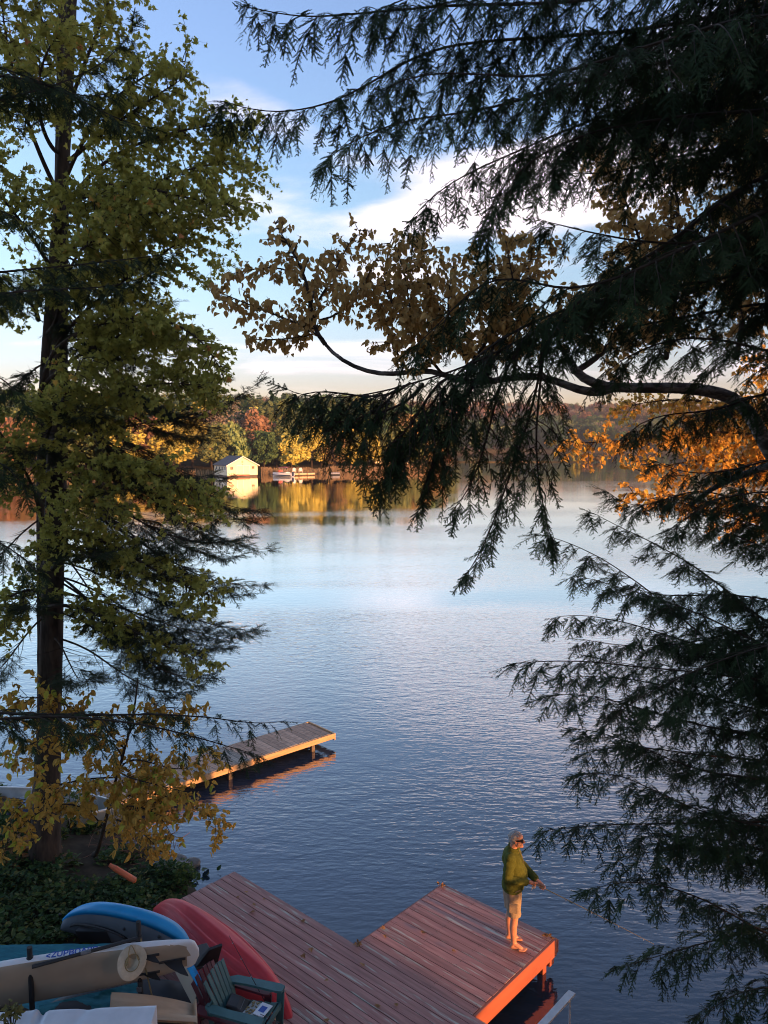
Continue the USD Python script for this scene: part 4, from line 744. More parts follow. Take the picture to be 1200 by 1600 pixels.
# shorts
Sb = [((V3('pel') + [0, .06, .0], .118), (V3('pel') + [0, -.06, 0], .118)), ((V3('pel') + [0, .055, -.05], .122), (V3('pel') + [0, -.055, -.05], .122))]
for s, x in ((1, -.035), (-1, .025)): Sb += [((np.array([x - .01, s * .082, .86]), .118), (np.array([x + .005, s * .098, .50]), .093))]
sh = hulls(Sb, .016, 5); p = np.asarray(sh.vertices); sh.vertices = p + sh.vertex_normals * (.010 * fbm(np.c_[p[:, 0] * 9, p[:, 1] * 9, p[:, 2] * 6], 7) + .005 * np.sin(p[:, 2] * 45 + 20 * p[:, 0]) * np.clip((.66 - p[:, 2]) * 6, 0, 1))[:, None]
sm = m3.Manifold(m3.Mesh(np.asarray(sh.vertices, np.float32), np.asarray(sh.faces, np.uint32))).trim_by_plane((0, 0, 1), .515).trim_by_plane((0, 0, -1), -.915)
so = obj('shorts', sm, M['shorts'], man, smooth=True)
for s, x in ((1, -.035), (-1, .025)): obj('pocket', cbox((x - .06, s * .196 - .012, .60), (x + .07, s * .196 + .012, .74), .008), M['shorts'], so)
# hair: cap over crown and nape, ruffled
hb = hulls([((H + [-.040, 0, .048], .087), (H + [.0, 0, .046], .080)), ((H + [-.045, 0, .01], .078), (H + [-.045, 0, -.02], .064)), ((H + [-.02, .055, .02], .035), (H + [-.025, -.055, .02], .035))], .010, 3)
p = np.asarray(hb.vertices); hb.vertices = p + hb.vertex_normals * (.020 * (fbm(p * 50, 3) - .5))[:, None]
hm = m3.Manifold(m3.Mesh(np.asarray(hb.vertices, np.float32), np.asarray(hb.faces, np.uint32))).trim_by_plane(tuple(np.array([-.80, 0, .60])), float(np.array([-.80, 0, .60]) @ (H + [.032, 0, .038])))
obj('hair', hm, M['hair'], man, smooth=True)
gs = [cbox(H + [.080, s * .036 - .032, -.012], H + [.094, s * .036 + .032, .046], .006) for s in (1, -1)] + [tube([H + [.087, -.012, .03], H + [.090, 0, .032], H + [.087, .012, .03]], .003, 5)]
sg = obj('sunglasses', cat(gs), M['shades'], man)
for s in (1, -1): obj('temple', bar(H + [.086, s * .062, .028], H + [-.012, s * .086, .022], .007, .024), M['shades'], sg)
# rod in the hands
toW = lambda q: MAN[:3, :3] @ np.asarray(q, float) + MAN[:3, 3]
rod('held_rod', 'thin fishing rod held out over the water by the angler', toW(RH - rax * .16), toW(RH + rax * 1.75 + np.array([0, 0, -.02])), .007, .003, bend=.03)

# ------------------------------------------------------------------ boathouse, motor boat, far dock, far houses
BH = np.array([(378 - 600) / 1200 * 172 * .9956, 172., 0.]); gdir = np.array([.553, -.833, 0]); gdir /= np.linalg.norm(gdir)     # gable normal
side = np.array([-gdir[1], gdir[0], 0.])                                           # to the right, seen from here
HM = np.eye(4); HM[:3, 0], HM[:3, 1], HM[:3, 3] = side, -gdir, BH + [0, 0, .15]
W_, D_, E_, P_ = 7.3, 7.6, 2.55, 4.45
bhs = thing('boathouse', 'cream painted boathouse with grey roof standing in the lake', 'boathouse', mat=HM)
gp = np.array([(-W_ / 2, 0, .25), (W_ / 2, 0, .25), (W_ / 2, 0, E_), (0, 0, P_ - .06), (-W_ / 2, 0, E_)]); n5 = len(gp)
wv = np.vstack([gp, gp + [0, D_, 0]]); wf = np.vstack([[[0, k, k + 1] for k in range(1, 4)], [[5, 5 + k + 1, 5 + k] for k in range(1, 4)], [[k, 5 + k, 5 + (k + 1) % 5] for k in range(5)], [[k, 5 + (k + 1) % 5, (k + 1) % 5] for k in range(5)]])
wall = obj('wall', (wv, wf), M['cream_paint'], bhs)
for k in range(9): obj('siding_board', cbox((-W_ / 2 - .02, -.018, .30 + k * .25), (W_ / 2 + .02, -.004, .535 + k * .25), .004), M['cream_paint'], wall)
for s in (-1, 1):
    a = math.atan2(P_ - E_, W_ / 2); L = (W_ / 2 + .35) / math.cos(a); m = cbox((0, -.45, 0), (L, D_ + .35, .10), .01); m.apply_transform(trimesh.transformations.rotation_matrix(a, (0, 1, 0)))
    if s < 0: m.vertices[:, 0] *= -1; m.invert()
    m.apply_translation((0, 0, P_)); rf_ = obj('roof', m, M['roof'], bhs)
    tr = bar((0, -.47, P_ - .02), (s * (W_ / 2 + .34), -.47, P_ - .02 - (W_ / 2 + .34) * math.tan(a)), .04, .16); obj('gable_trim', tr, M['white_paint'], rf_)
obj('foundation', box((-W_ / 2 + .04, .05, -1.2), (W_ / 2 - .04, D_ - .05, .25)), M['post_wood'], bhs)
dr_ = obj('boat_door', cbox((-1.35, -.06, .45), (1.75, -.022, 2.35), .01), M['cream_paint'], bhs)
for x in (-1.35, .2, 1.75): obj('door_frame', cbox((x - .05, -.085, .45), (x + .05, -.062, 2.38), .01), M['white_paint'], dr_)
obj('door_frame', cbox((-1.4, -.09, 2.352), (1.8, -.062, 2.45), .01), M['white_paint'], dr_)
obj('red_sill', cbox((-1.4, -.10, .20), (1.75, -.02, .44), .02), M['boat_red'], bhs)
def win(parent, x0, x1, z0, z1, face):
    if face == 'front': f = obj('window', cat([cbox((x0 - .07, -.055, z0 - .07), (x1 + .07, -.02, z0), .008), cbox((x0 - .07, -.055, z1), (x1 + .07, -.02, z1 + .07), .008), cbox((x0 - .07, -.055, z0), (x0, -.02, z1), .008), cbox((x1, -.055, z0), (x1 + .07, -.02, z1), .008), cbox(((x0 + x1) / 2 - .02, -.045, z0), ((x0 + x1) / 2 + .02, -.024, z1), .004)]), M['tan_wood'], parent); obj('pane', box((x0, -.032, z0), (x1, -.023, z1)), M['window_dark'], f)
    else: f = obj('window', cat([cbox((-W_ / 2 - .045, x0 - .08, z0 - .08), (-W_ / 2 - .003, x1 + .08, z0), .008), cbox((-W_ / 2 - .045, x0 - .08, z1), (-W_ / 2 - .003, x1 + .08, z1 + .08), .008), cbox((-W_ / 2 - .045, x0 - .08, z0), (-W_ / 2 - .003, x0, z1), .008), cbox((-W_ / 2 - .045, x1, z0), (-W_ / 2 - .003, x1 + .08, z1), .008)]), M['white_paint'], parent); obj('pane', box((-W_ / 2 - .02, x0, z0), (-W_ / 2 - .004, x1, z1)), M['window_dark'], f)
win(bhs, -2.85, -2.25, 1.55, 2.15, 'front'); win(bhs, 2.25, 2.85, 1.65, 2.2, 'front')
for k in range(4): win(bhs, .8 + k * 1.65, 1.4 + k * 1.65, 1.45, 2.15, 'left')
obj('gable_vent', trimesh.creation.cylinder(.26, .04, sections=16, transform=trimesh.transformations.translation_matrix((0, -.03, 3.25)) @ trimesh.transformations.rotation_matrix(math.pi / 2, (1, 0, 0))), M['tan_wood'], bhs)
obj('lamp', trimesh.creation.icosphere(2, .10).apply_translation((0, -.12, 2.72)), M['black'], bhs)
mb = thing('motor_boat', 'motor boat with a red bimini moored between boathouse and little dock', 'boat', ((441 - 600) / 1200 * 174 * .9956, 174, .0), 150)
v_, f_, P__ = boat_hull(5.6, 2.1, .85, n=26); obj('hull', (v_, f_), M['white_paint'], mb, smooth=40)
obj('hull_stripe', cat([tube(P__[:, 1] * [1, 1.02, 1] - [0, 0, .06], .10, 6), tube(P__[:, -2] * [1, 1.02, 1] - [0, 0, .06], .10, 6)]), M['navy'], mb)
obj('foredeck', (np.vstack([P__[14:, 0], P__[14:, -1]]) + [0, 0, .02], np.vstack([[[k, k + 1, k + 12] for k in range(11)], [[k + 1, k + 13, k + 12] for k in range(11)]])), M['white_paint'], mb)
u, v = np.meshgrid(np.linspace(-1.9, .5, 14), np.linspace(-.95, .95, 9), indexing='ij'); bz = 2.25 - .16 * (v / .95) ** 2 - .05 * ((u + .7) / 1.2) ** 2; g1 = grid(u, v, bz); g2 = grid(u, v, bz - .05)
obj('bimini', cat([g1, (g2[0], g2[1][:, ::-1])]), M['boat_red'], mb, smooth=True)
for x in (-1.8, -.7, .4):
    for s in (-1, 1): obj('bimini_pole', tube([(-.7, s * .98, .9), (x, s * .94, 2.12)], .03, 5), M['metal'], mb)
obj('windscreen', bar((.6, -.8, 1.25), (.6, .8, 1.25), .04, .5), M['boat_red'], mb); obj('seat', cbox((-1.6, -.7, .4), (-1.0, .7, 1.05), .05), M['white_cover'], mb); obj('outboard', cbox((-3.05, -.2, .2), (-2.7, .2, 1.15), .06), M['navy'], mb)
fd0, fd1 = np.array([(455 - 600) / 1200 * 178, 177., .62]), np.array([(493 - 600) / 1200 * 181, 180., .62]); fdd = fd1 - fd0
fdk = thing('little_far_dock', 'small pale dock beside the motor boat on the far shore', 'dock', mat=basis(fdd, (0, 0, 1), fd0)); LF = np.linalg.norm(fdd)
for k in range(14): obj('dock_plank', cbox((LF / 14 * k + .01, 0, -.06), (LF / 14 * (k + 1) - .01, 2.0, 0), .01), M['new_wood'], fdk)
obj('edge_board', cbox((0, -.05, -.40), (LF, -.005, -.02), .01), M['tan_wood'], fdk)
for k in range(4): obj('dock_post', tube([(LF / 3 * k, -.12, -1.5), (LF / 3 * k, -.12, .12)], .07, 6), M['post_wood'], fdk)
for px, lab in ((461, 'left white lawn chair on the little far dock'), (471, 'right white lawn chair on the little far dock')):
    p = fd0 + fdd * ((px - 455) / 38.) + np.array([-.2, 1.0, .03]); m = basis((.1, -1., 0), (0, 0, 1), p); m[:3, :3] *= 1.25; adirondack('lawn_chair', lab, M['white_paint'], m)
cv_ = thing('grey_mooring_box', 'small grey box raft floating in front of the reeds', 'raft', ((524 - 600) / 1200 * 182, 182, .05)); obj('top', cbox((-1., -.8, .2), (1., .8, .55), .05), M['metal'], cv_); obj('float', cbox((-1.1, -.9, -.2), (1.1, .9, .19), .05), M['rubber'], cv_)

def house(name, label, loc, rz, w, d, e, p, wm, rm):
    h = thing(name, label, 'house', loc, rz); gp = np.array([(-w / 2, 0, -1), (w / 2, 0, -1), (w / 2, 0, e), (-w / 2, 0, e)])
    obj('wall', cbox((-w / 2, 0, -2), (w / 2, d, e), .02), M[wm], h)
    v = np.array([(-w / 2 - .4, -.5, e), (w / 2 + .4, -.5, e), (w / 2 + .4, d + .5, e), (-w / 2 - .4, d + .5, e), (-w / 2 - .4, d / 2, p), (w / 2 + .4, d / 2, p)]); rf_ = obj('roof', trimesh.convex.convex_hull(v), M[rm], h)
    obj('chimney', box((w * .2, d / 2 - .4, e), (w * .2 + .8, d / 2 + .4, p + 1.)), M['stone'], rf_)
    for x in np.linspace(-w / 2 + 1.2, w / 2 - 1.2, 4):
        f = obj('window', cbox((x - .6, -.08, e - 2.0), (x + .6, -.004, e - .6), .02), M['white_paint'], h); obj('pane', box((x - .47, -.10, e - 1.87), (x + .47, -.082, e - .73)), M['window_dark'], f)
    return h
hx = (1122 - 600) / 1200 * 590; house('red_house', 'red house with pale roof on the far right shore', (hx, 592, float(hill_z(np.array([hx]), np.array([592.]))[0]) + 4.5), 0, 15, 9, 6, 10, 'red_barn', 'metal')
hx = (598 - 600) / 1200 * 330; house('white_house', 'white roofed house glimpsed through the hanging hemlock tips', (2., 225, 1.6), 8, 11, 8, 3.0, 5.2, 'white_paint', 'white_cover')

# reeds along the far shore
gr_ = np.random.default_rng(21); nr = 6500; px = np.concatenate([gr_.uniform(408, 690, int(nr * .9)), gr_.uniform(-60, 350, nr - int(nr * .9))]); x = (px - 600) / 1200 * 183
for _ in range(12): x = (px - 600) / 1200 * left_edge(x)
y = left_edge(x) + gr_.uniform(-1.2, 3.0, nr); hgt = gr_.uniform(.6, 1.4, nr) * (.6 + 1.2 * fbm(np.c_[x * .35, y * .2, 0 * x], 5)); a = gr_.uniform(0, 6.28, nr); wd = .04; lx = gr_.normal(0, .18, (nr, 2))
V = np.stack([np.c_[x - wd * np.cos(a), y - wd * np.sin(a), 0 * x - .1], np.c_[x + wd * np.cos(a), y + wd * np.sin(a), 0 * x - .1], np.c_[x + lx[:, 0] + .05 * np.cos(a), y + lx[:, 1], hgt], np.c_[x + lx[:, 0] - .05 * np.cos(a), y + lx[:, 1], hgt]], 1).reshape(-1, 3); q = np.arange(nr)[:, None] * 4
tag(obj('reeds', (V, np.vstack([q + [0, 1, 2], q + [0, 2, 3]])), M['reed']), 'tan reed bed along the far shoreline beside the boathouse', 'reeds', kind='stuff')
# ------------------------------------------------------------------ needle sprays and boughs
def spray_kind(name, seed, mat, L=.20, n=10, twig=.078, gap=.0062, nl=.0115, nw=.0075, droop=.05):
    g = np.random.default_rng(seed); V, F, k = [], [], 0; wood = []
    def comb(p0, d, ln, up):
        nonlocal k
        m = max(2, int(ln / gap)); s = np.linspace(.04, 1, m); sd = np.cross(up, d); sd /= np.linalg.norm(sd)
        for side in (-1, 1):
            b = p0 + d * (s * ln)[:, None] + np.array([0, 0, -droop * 1.3]) * (s ** 2 * ln)[:, None]
            l = nl * (1.05 - .45 * s)[:, None] * g.uniform(.8, 1.2, (m, 1)); tip = b + (sd * side + d * .55) * l + up * (g.normal(0, .25, (m, 1)) * l)
            h = d * nw / 2
            V.append(np.stack([b - h, b + h, tip], 1).reshape(-1, 3)); F.append(np.arange(m * 3).reshape(-1, 3) + k); k += m * 3
        wood.append((p0, p0 + d * ln * .85 + np.array([0, 0, -droop * ln * .9])))
    stem = lambda s: np.array([s * L, .016 * math.sin(s * 5 + seed) * s, -droop * s * s])
    for i in range(n):
        s = .05 + .85 * i / (n - 1)
        for side in ((-1, 1) if g.random() > .25 else (g.choice([-1, 1]),)):
            a = side * math.radians(g.uniform(30, 66)); ln = twig * (1.05 - .72 * s) * g.uniform(.35, 1.3); d = np.array([math.cos(a), math.sin(a), g.normal(-.12, .14)]); d /= np.linalg.norm(d)
            comb(stem(s), d, ln, np.array([0, 0, 1.]))
    comb(stem(.0), np.array([1, 0, -.1]), L, np.array([0, 0, 1.]))
    p = UsdGeom.Xform.Define(stage, '/World/kinds/' + name)
    obj('needles', (np.vstack(V), np.vstack(F)), mat, p)
    w = cat([tube([a, (a + b) / 2, b], [.0016, .0012, .0006], 3, False) for a, b in wood]); obj('stalks', w, M['twig'], p)
    return p.GetPrim()
HEM = [spray_kind('hemlock_spray_a', 1, M['needle']), spray_kind('hemlock_spray_b', 2, M['needle'], .17, 7, .095, droop=.14), spray_kind('hemlock_spray_c', 3, M['needle'], .24, 9, .065, droop=.10), spray_kind('hemlock_spray_d', 6, M['needle'], .15, 6, .085, droop=.02)]
SPR = [spray_kind('spruce_spray_a', 4, M['spruce_needle'], .26, 8, .10, .0062, .011, .0075, .02), spray_kind('spruce_spray_b', 5, M['spruce_needle'], .22, 6, .11, .0062, .011, .0075, .05)]

def bough(tree, pts, seed, kinds=HEM, r0=.017, fol=(.08, 1.), side=.85, step=.066, spr=.043, droop=.35, size=1., bare=0., label=None, sec=.6, sparse=0., upcurve=0., flat=.25, name='branch'):
    g = np.random.default_rng(seed); P = spline(pts, .04); d = np.r_[0, np.cumsum(np.linalg.norm(np.diff(P, axis=0), axis=1))]; L = d[-1]
    P = P + .010 * np.c_[fbm(np.c_[d * 3, d * 0, d * 0 + seed], 3), fbm(np.c_[d * 3, d * 0 + 9, d * 0 + seed], 3), fbm(np.c_[d * 3, d * 0 + 17, d * 0 + seed], 3)] * min(1, L)
    T = np.gradient(P, axis=0); T /= np.linalg.norm(T, axis=1, keepdims=True)
    rad = r0 * (1 - d / L) ** .8 + .0022; wood = [tube(P[::2], rad[::2], 6)]; X, Z, O, S = [], [], [], []
    def put(p, x, s):
        X.append(x); O.append(p); S.append(s); z = np.array([0, 0, 1.]) + g.normal(0, flat, 3); Z.append(z)
    s = fol[0] * L * .6; sgn = 1
    while s < L:
        i = min(len(P) - 1, int(np.searchsorted(d, s))); f = s / L; t = T[i]; h = np.cross(t, [0, 0, 1.]); h /= np.linalg.norm(h) + 1e-9; sgn = -sgn
        env = min(1., (f + .18) / .35) * (1 - f) ** .7 + .16; ln = side * env * g.uniform(.55, 1.2); a = math.radians(g.uniform(42, 66))
        dr = t * math.cos(a) + h * sgn * math.sin(a) + np.array([0, 0, g.normal(-.06, .16)]); dr /= np.linalg.norm(dr)
        q = np.linspace(0, 1, 8)[:, None]; B = P[i] + dr * ln * q + np.array([0, 0, -droop]) * ln * q ** 2 + np.array([0, 0, upcurve]) * ln * q ** 3 + np.cross(dr, [0, 0, 1.]) * (g.normal(0, .10) * ln * q ** 2)
        if ln > .10: wood.append(tube(B, np.linspace(min(rad[i] * .55, .010), .0014, 8), 4, False))
        n = max(2, int(ln / spr)); start = bare if f > fol[0] else .6
        if f > fol[0]:
            for k in range(n):
                u = (k + .6) / n
                if u < start or g.random() < sparse: continue
                j = u * 7; j0 = int(min(6, j)); p = B[j0] + (B[j0 + 1] - B[j0]) * (j - j0); tb = B[j0 + 1] - B[j0]; tb /= np.linalg.norm(tb); hb = np.cross(tb, [0, 0, 1.]); hb /= np.linalg.norm(hb) + 1e-9
                aa = math.radians(g.uniform(28, 58)) * (1 if k % 2 else -1); x = tb * math.cos(aa) + hb * math.sin(aa) + np.array([0, 0, g.normal(-.18 - droop * .5, .30)])
                put(p, x, size * g.uniform(.5, 1.25) * (1.05 - .35 * u))
            put(B[-1] - dr * .03, B[-1] - B[-2], size * g.uniform(.65, 1.05))
            # secondary shoots
            if sec and ln > .3:
                for k in range(int(ln * 5 * sec)):
                    u = g.uniform(max(.15, start), .9); j = u * 7; j0 = int(min(6, j)); p = B[j0]; tb = B[j0 + 1] - B[j0]; tb /= np.linalg.norm(tb); hb = np.cross(tb, [0, 0, 1.]) * g.choice([-1, 1]); x = tb * .7 + hb * .7 + np.array([0, 0, g.normal(-.2, .25)]); x /= np.linalg.norm(x); l2 = ln * g.uniform(.2, .45)
                    E = p + x * l2 + np.array([0, 0, -droop * l2 * .5]); wood.append(tube([p, (p + E) / 2 + [0, 0, .01], E], [.004, .0025, .0012], 3, False))
                    for m in range(max(2, int(l2 / .085))):
                        u2 = (m + .6) / max(2, int(l2 / .085)); aa = math.radians(g.uniform(25, 50)) * (1 if m % 2 else -1); hx_ = np.cross(x, [0, 0, 1.]); put(p + (E - p) * u2, x * math.cos(aa) + hx_ * math.sin(aa) + [0, 0, g.normal(-.15, .15)], size * g.uniform(.5, .9))
        elif ln > .15 and g.random() < .5:
            for k in range(3): p = B[3 + k]; wood.append(tube([p, p + g.normal(0, .06, 3) + dr * .08], [.002, .0008], 3, False))
        s += step * g.uniform(.6, 1.35)
    put(P[-2], T[-1], size)
    br = obj(name, cat(wood), M['twig'], tree, label)
    X, Z, O, S = map(np.array, (X, Z, O, S)); instancer('needles', br, kinds, O, frames(X, Z), S, g.integers(0, len(kinds), len(O)))
    return len(O)
def trunk(tree, pts, r0, r1, m='bark', n=14, name='trunk', rough=.12):
    P = spline(pts, .12); r = np.linspace(r0, r1, len(P)) * (1 + .5 * np.exp(-np.linspace(0, 1, len(P)) * 22)); v, f = tube(P, r, n)
    v = np.asarray(v); c = np.repeat(P, n, 0); v = c + (v - c) * (1 + rough * fbm(np.c_[v[:, :2] * 9, v[:, 2:] * 2.2], 4))[:, None]
    return obj(name, (v, f), M[m], tree, smooth=True)
def px3(L): return [at(*q) for q in L]
count = 0
# two hemlocks rooted just outside the right edge of the frame, their boughs reaching across it
HA, HB = np.array([4.3, 5.2]), np.array([6.6, 8.6])
hem = thing('hemlock_tree', 'big dark hemlock whose drooping boughs fill the upper right of the view', 'tree', (HA[0], HA[1], ground(*HA) - .1))
def local(t, P): o = np.array(t.GetPrim().GetAttribute('xformOp:translate').Get()); return [np.asarray(p) - o for p in P]
trunk(hem, local(hem, [(HA[0], HA[1], ground(*HA) - .2), (HA[0] - .05, HA[1], 6), (HA[0] + .05, HA[1] + .05, 16)]), .24, .06)
def grow(t, base, L, seed, inner=.55, **kw):
    P = px3(L); b = np.array([base[0], base[1], P[0][2] + (P[0][2] - P[min(2, len(P) - 1)][2]) * .3 + .1]); P = [b] + P
    global count; count += bough(t, local(t, P), seed, **kw)
UP = [
 [(1230, -60, 4.9), (1060, -25, 4.7), (860, 5, 4.6), (660, 12, 4.6), (470, 25, 4.7), (392, 12, 4.75)],
 [(1250, -10, 5.4), (1040, 40, 5.2), (840, 60, 5.1), (650, 90, 5.0), (540, 150, 5.0), (440, 175, 5.1), (352, 160, 5.15)],
 [(1260, 60, 5.0), (1080, 90, 4.7), (900, 130, 4.6), (760, 170, 4.6), (640, 190, 4.6), (510, 250, 4.7)],
 [(1260, 130, 5.8), (1080, 150, 5.5), (920, 190, 5.3), (800, 240, 5.2), (700, 290, 5.2), (640, 345, 5.25)],
 [(1260, 170, 4.6), (1100, 180, 4.3), (960, 200, 4.2), (850, 240, 4.2), (780, 300, 4.2), (755, 345, 4.25)],
 [(1240, -140, 5.6), (1000, -120, 5.4), (820, -60, 5.3), (690, -20, 5.2), (560, 30, 5.2)],
 [(1260, 215, 6.2), (1150, 230, 6.0), (1040, 250, 5.9), (950, 270, 5.8), (880, 270, 5.8)],
 [(1260, 20, 4.2), (1120, 40, 4.0), (960, 90, 3.9), (830, 120, 3.9), (720, 115, 3.9), (600, 140, 4.0)],
 [(1280, -80, 6.4), (1120, -10, 6.2), (980, 60, 6.1), (880, 120, 6.0), (790, 200, 6.0)],
 [(1260, 90, 6.6), (1150, 110, 6.4), (1050, 150, 6.3), (970, 170, 6.2), (900, 215, 6.2)],
]
for i, L in enumerate(UP): grow(hem, HA, L, 100 + i, side=.62, droop=.5, size=1.02, sparse=.12)
MIDB = [
 [(1270, 250, 5.6), (1150, 300, 5.4), (1050, 375, 5.2), (950, 440, 5.1), (850, 510, 5.0), (720, 575, 4.9), (600, 612, 4.9), (500, 622, 4.95), (440, 606, 5.0)],
 [(1270, 330, 5.0), (1140, 370, 4.8), (1030, 380, 4.7), (930, 365, 4.7), (845, 345, 4.7)],
 [(1270, 400, 5.4), (1150, 430, 5.2), (1020, 455, 5.1), (900, 480, 5.0), (800, 520, 4.95), (700, 600, 4.9), (640, 680, 4.9), (595, 750, 4.95)],
 [(1270, 300, 4.5), (1150, 350, 4.3), (1000, 420, 4.2), (880, 450, 4.2), (770, 440, 4.2), (720, 470, 4.2), (640, 545, 4.25)],
 [(1270, 470, 5.8), (1160, 480, 5.7), (1050, 500, 5.6), (950, 520, 5.5), (860, 545, 5.5)],
 [(1270, 560, 5.2), (1180, 545, 5.0), (1090, 530, 4.9), (1010, 545, 4.9), (940, 590, 4.9)],
 [(1270, 360, 6.3), (1180, 390, 6.2), (1090, 410, 6.1), (1010, 430, 6.1), (940, 410, 6.1)],
 [(1270, 620, 5.9), (1180, 620, 5.8), (1120, 640, 5.7), (1040, 650, 5.7), (980, 680, 5.7)],
]
for i, L in enumerate(MIDB): grow(hem, HA, L, 120 + i, side=.50, droop=.42, size=1.0, fol=(.16, 1.), sparse=.12)
# hanging shoots below the long middle boughs
HANG = [
 [(850, 512, 5.0), (838, 600, 4.95), (815, 690, 4.9), (790, 760, 4.9), (765, 830, 4.92), (722, 905, 4.95)],
 [(850, 515, 4.98), (842, 620, 4.9), (838, 720, 4.85), (850, 800, 4.85), (862, 850, 4.86)],
 [(760, 560, 4.93), (720, 640, 4.88), (680, 720, 4.86), (655, 780, 4.88)],
 [(700, 590, 4.9), (650, 650, 4.85), (600, 700, 4.83), (560, 690, 4.85)],
 [(620, 606, 4.9), (570, 650, 4.86), (520, 660, 4.86), (470, 650, 4.88)],
 [(740, 570, 4.92), (690, 630, 4.86), (640, 680, 4.85), (610, 730, 4.86)], [(660, 600, 4.9), (610, 640, 4.87), (560, 650, 4.87), (500, 640, 4.9)], [(780, 550, 4.95), (740, 600, 4.9), (690, 680, 4.86), (670, 740, 4.87)], [(640, 600, 4.9), (580, 620, 4.87), (530, 615, 4.87), (460, 622, 4.9)],
 [(815, 540, 4.96), (770, 640, 4.9), (745, 730, 4.88), (705, 800, 4.9)],
]
for i, L in enumerate(HANG): count += bough(hem, local(hem, px3(L)), 140 + i, side=.26 if i in (0, 1, 9) else .40, sparse=.15 if i in (0, 1, 9) else 0, droop=.55, size=.85, r0=.008, step=.06, fol=(.12, 1.), name='hanging_shoot')

hem2 = thing('hemlock_tree', 'lower hemlock at the right edge with open feathery boughs over the water', 'tree', (HB[0], HB[1], ground(*HB) - .1))
trunk(hem2, local(hem2, [(HB[0], HB[1], ground(*HB) - .2), (HB[0], HB[1], 5), (HB[0] + .1, HB[1], 13)]), .22, .05)
LOW = [
 [(1300, 1070, 7.0), (1190, 1010, 6.8), (1090, 960, 6.7), (990, 925, 6.6), (900, 900, 6.6)], [(1300, 1150, 7.1), (1180, 1110, 6.9), (1070, 1080, 6.8), (960, 1060, 6.7), (880, 1060, 6.7)], [(1300, 1240, 6.8), (1190, 1220, 6.6), (1080, 1200, 6.5), (980, 1160, 6.4), (900, 1140, 6.4)], [(1300, 880, 7.2), (1200, 830, 7.0), (1110, 800, 6.9), (1040, 780, 6.9)], [(1300, 1350, 6.8), (1190, 1330, 6.7), (1090, 1310, 6.6), (1000, 1310, 6.6)], [(1300, 780, 6.6), (1210, 770, 6.5), (1130, 780, 6.4), (1060, 820, 6.4)], [(1300, 1000, 7.4), (1200, 980, 7.3), (1100, 1000, 7.2), (1000, 1010, 7.1), (910, 1000, 7.1)],
 [(1300, 1030, 7.2), (1180, 960, 7.0), (1090, 890, 6.9), (1010, 845, 6.8), (925, 802, 6.8)],
 [(1300, 1130, 6.6), (1180, 1060, 6.4), (1080, 980, 6.3), (980, 900, 6.2), (900, 855, 6.2), (848, 838, 6.2)],
 [(1300, 1100, 7.4), (1180, 1040, 7.2), (1060, 1000, 7.1), (960, 970, 7.0), (870, 965, 7.0)],
 [(1300, 1080, 6.4), (1160, 1060, 6.2), (1020, 1045, 6.1), (900, 1035, 6.1), (803, 1038, 6.15)],
 [(1300, 1180, 6.9), (1170, 1150, 6.7), (1040, 1120, 6.6), (930, 1090, 6.6), (850, 1090, 6.6)],
 [(1300, 1280, 7.0), (1180, 1285, 6.8), (1060, 1288, 6.7), (960, 1290, 6.65), (895, 1294, 6.65), (850, 1300, 6.7)],
 [(1300, 1320, 6.6), (1180, 1290, 6.4), (1060, 1255, 6.3), (970, 1215, 6.3), (905, 1212, 6.3)],
 [(1300, 1500, 6.9), (1180, 1450, 6.7), (1080, 1400, 6.6), (1000, 1380, 6.6), (925, 1392, 6.65)],
 [(1300, 1440, 7.3), (1180, 1455, 7.1), (1080, 1480, 7.0), (970, 1512, 7.0)],
 [(1300, 1560, 6.6), (1200, 1545, 6.4), (1140, 1560, 6.35), (1095, 1600, 6.35)],
 [(1300, 800, 7.4), (1180, 790, 7.2), (1080, 770, 7.1), (1000, 790, 7.0), (950, 770, 7.0)],
 [(1300, 900, 6.8), (1200, 860, 6.6), (1120, 830, 6.5), (1040, 830, 6.5)],
 [(1300, 1210, 7.6), (1190, 1190, 7.5), (1090, 1180, 7.4), (1000, 1170, 7.4), (910, 1180, 7.4)],
 [(1300, 960, 7.8), (1210, 940, 7.7), (1120, 930, 7.6), (1030, 930, 7.6), (960, 900, 7.6)],
 [(1300, 1380, 7.2), (1200, 1350, 7.1), (1110, 1330, 7.0), (1030, 1330, 7.0), (960, 1350, 7.0)],
 [(1300, 700, 7.0), (1200, 720, 6.8), (1100, 740, 6.7), (1020, 720, 6.7)],
 [(1300, 1000, 6.2), (1200, 1010, 6.0), (1110, 1040, 5.9), (1020, 1080, 5.9), (950, 1130, 5.9)],
]
for i, L in enumerate(LOW): grow(hem2, HB, L, 160 + i, side=.66, droop=.32, size=1.05, fol=(.20, 1.), step=.075, sparse=.05)

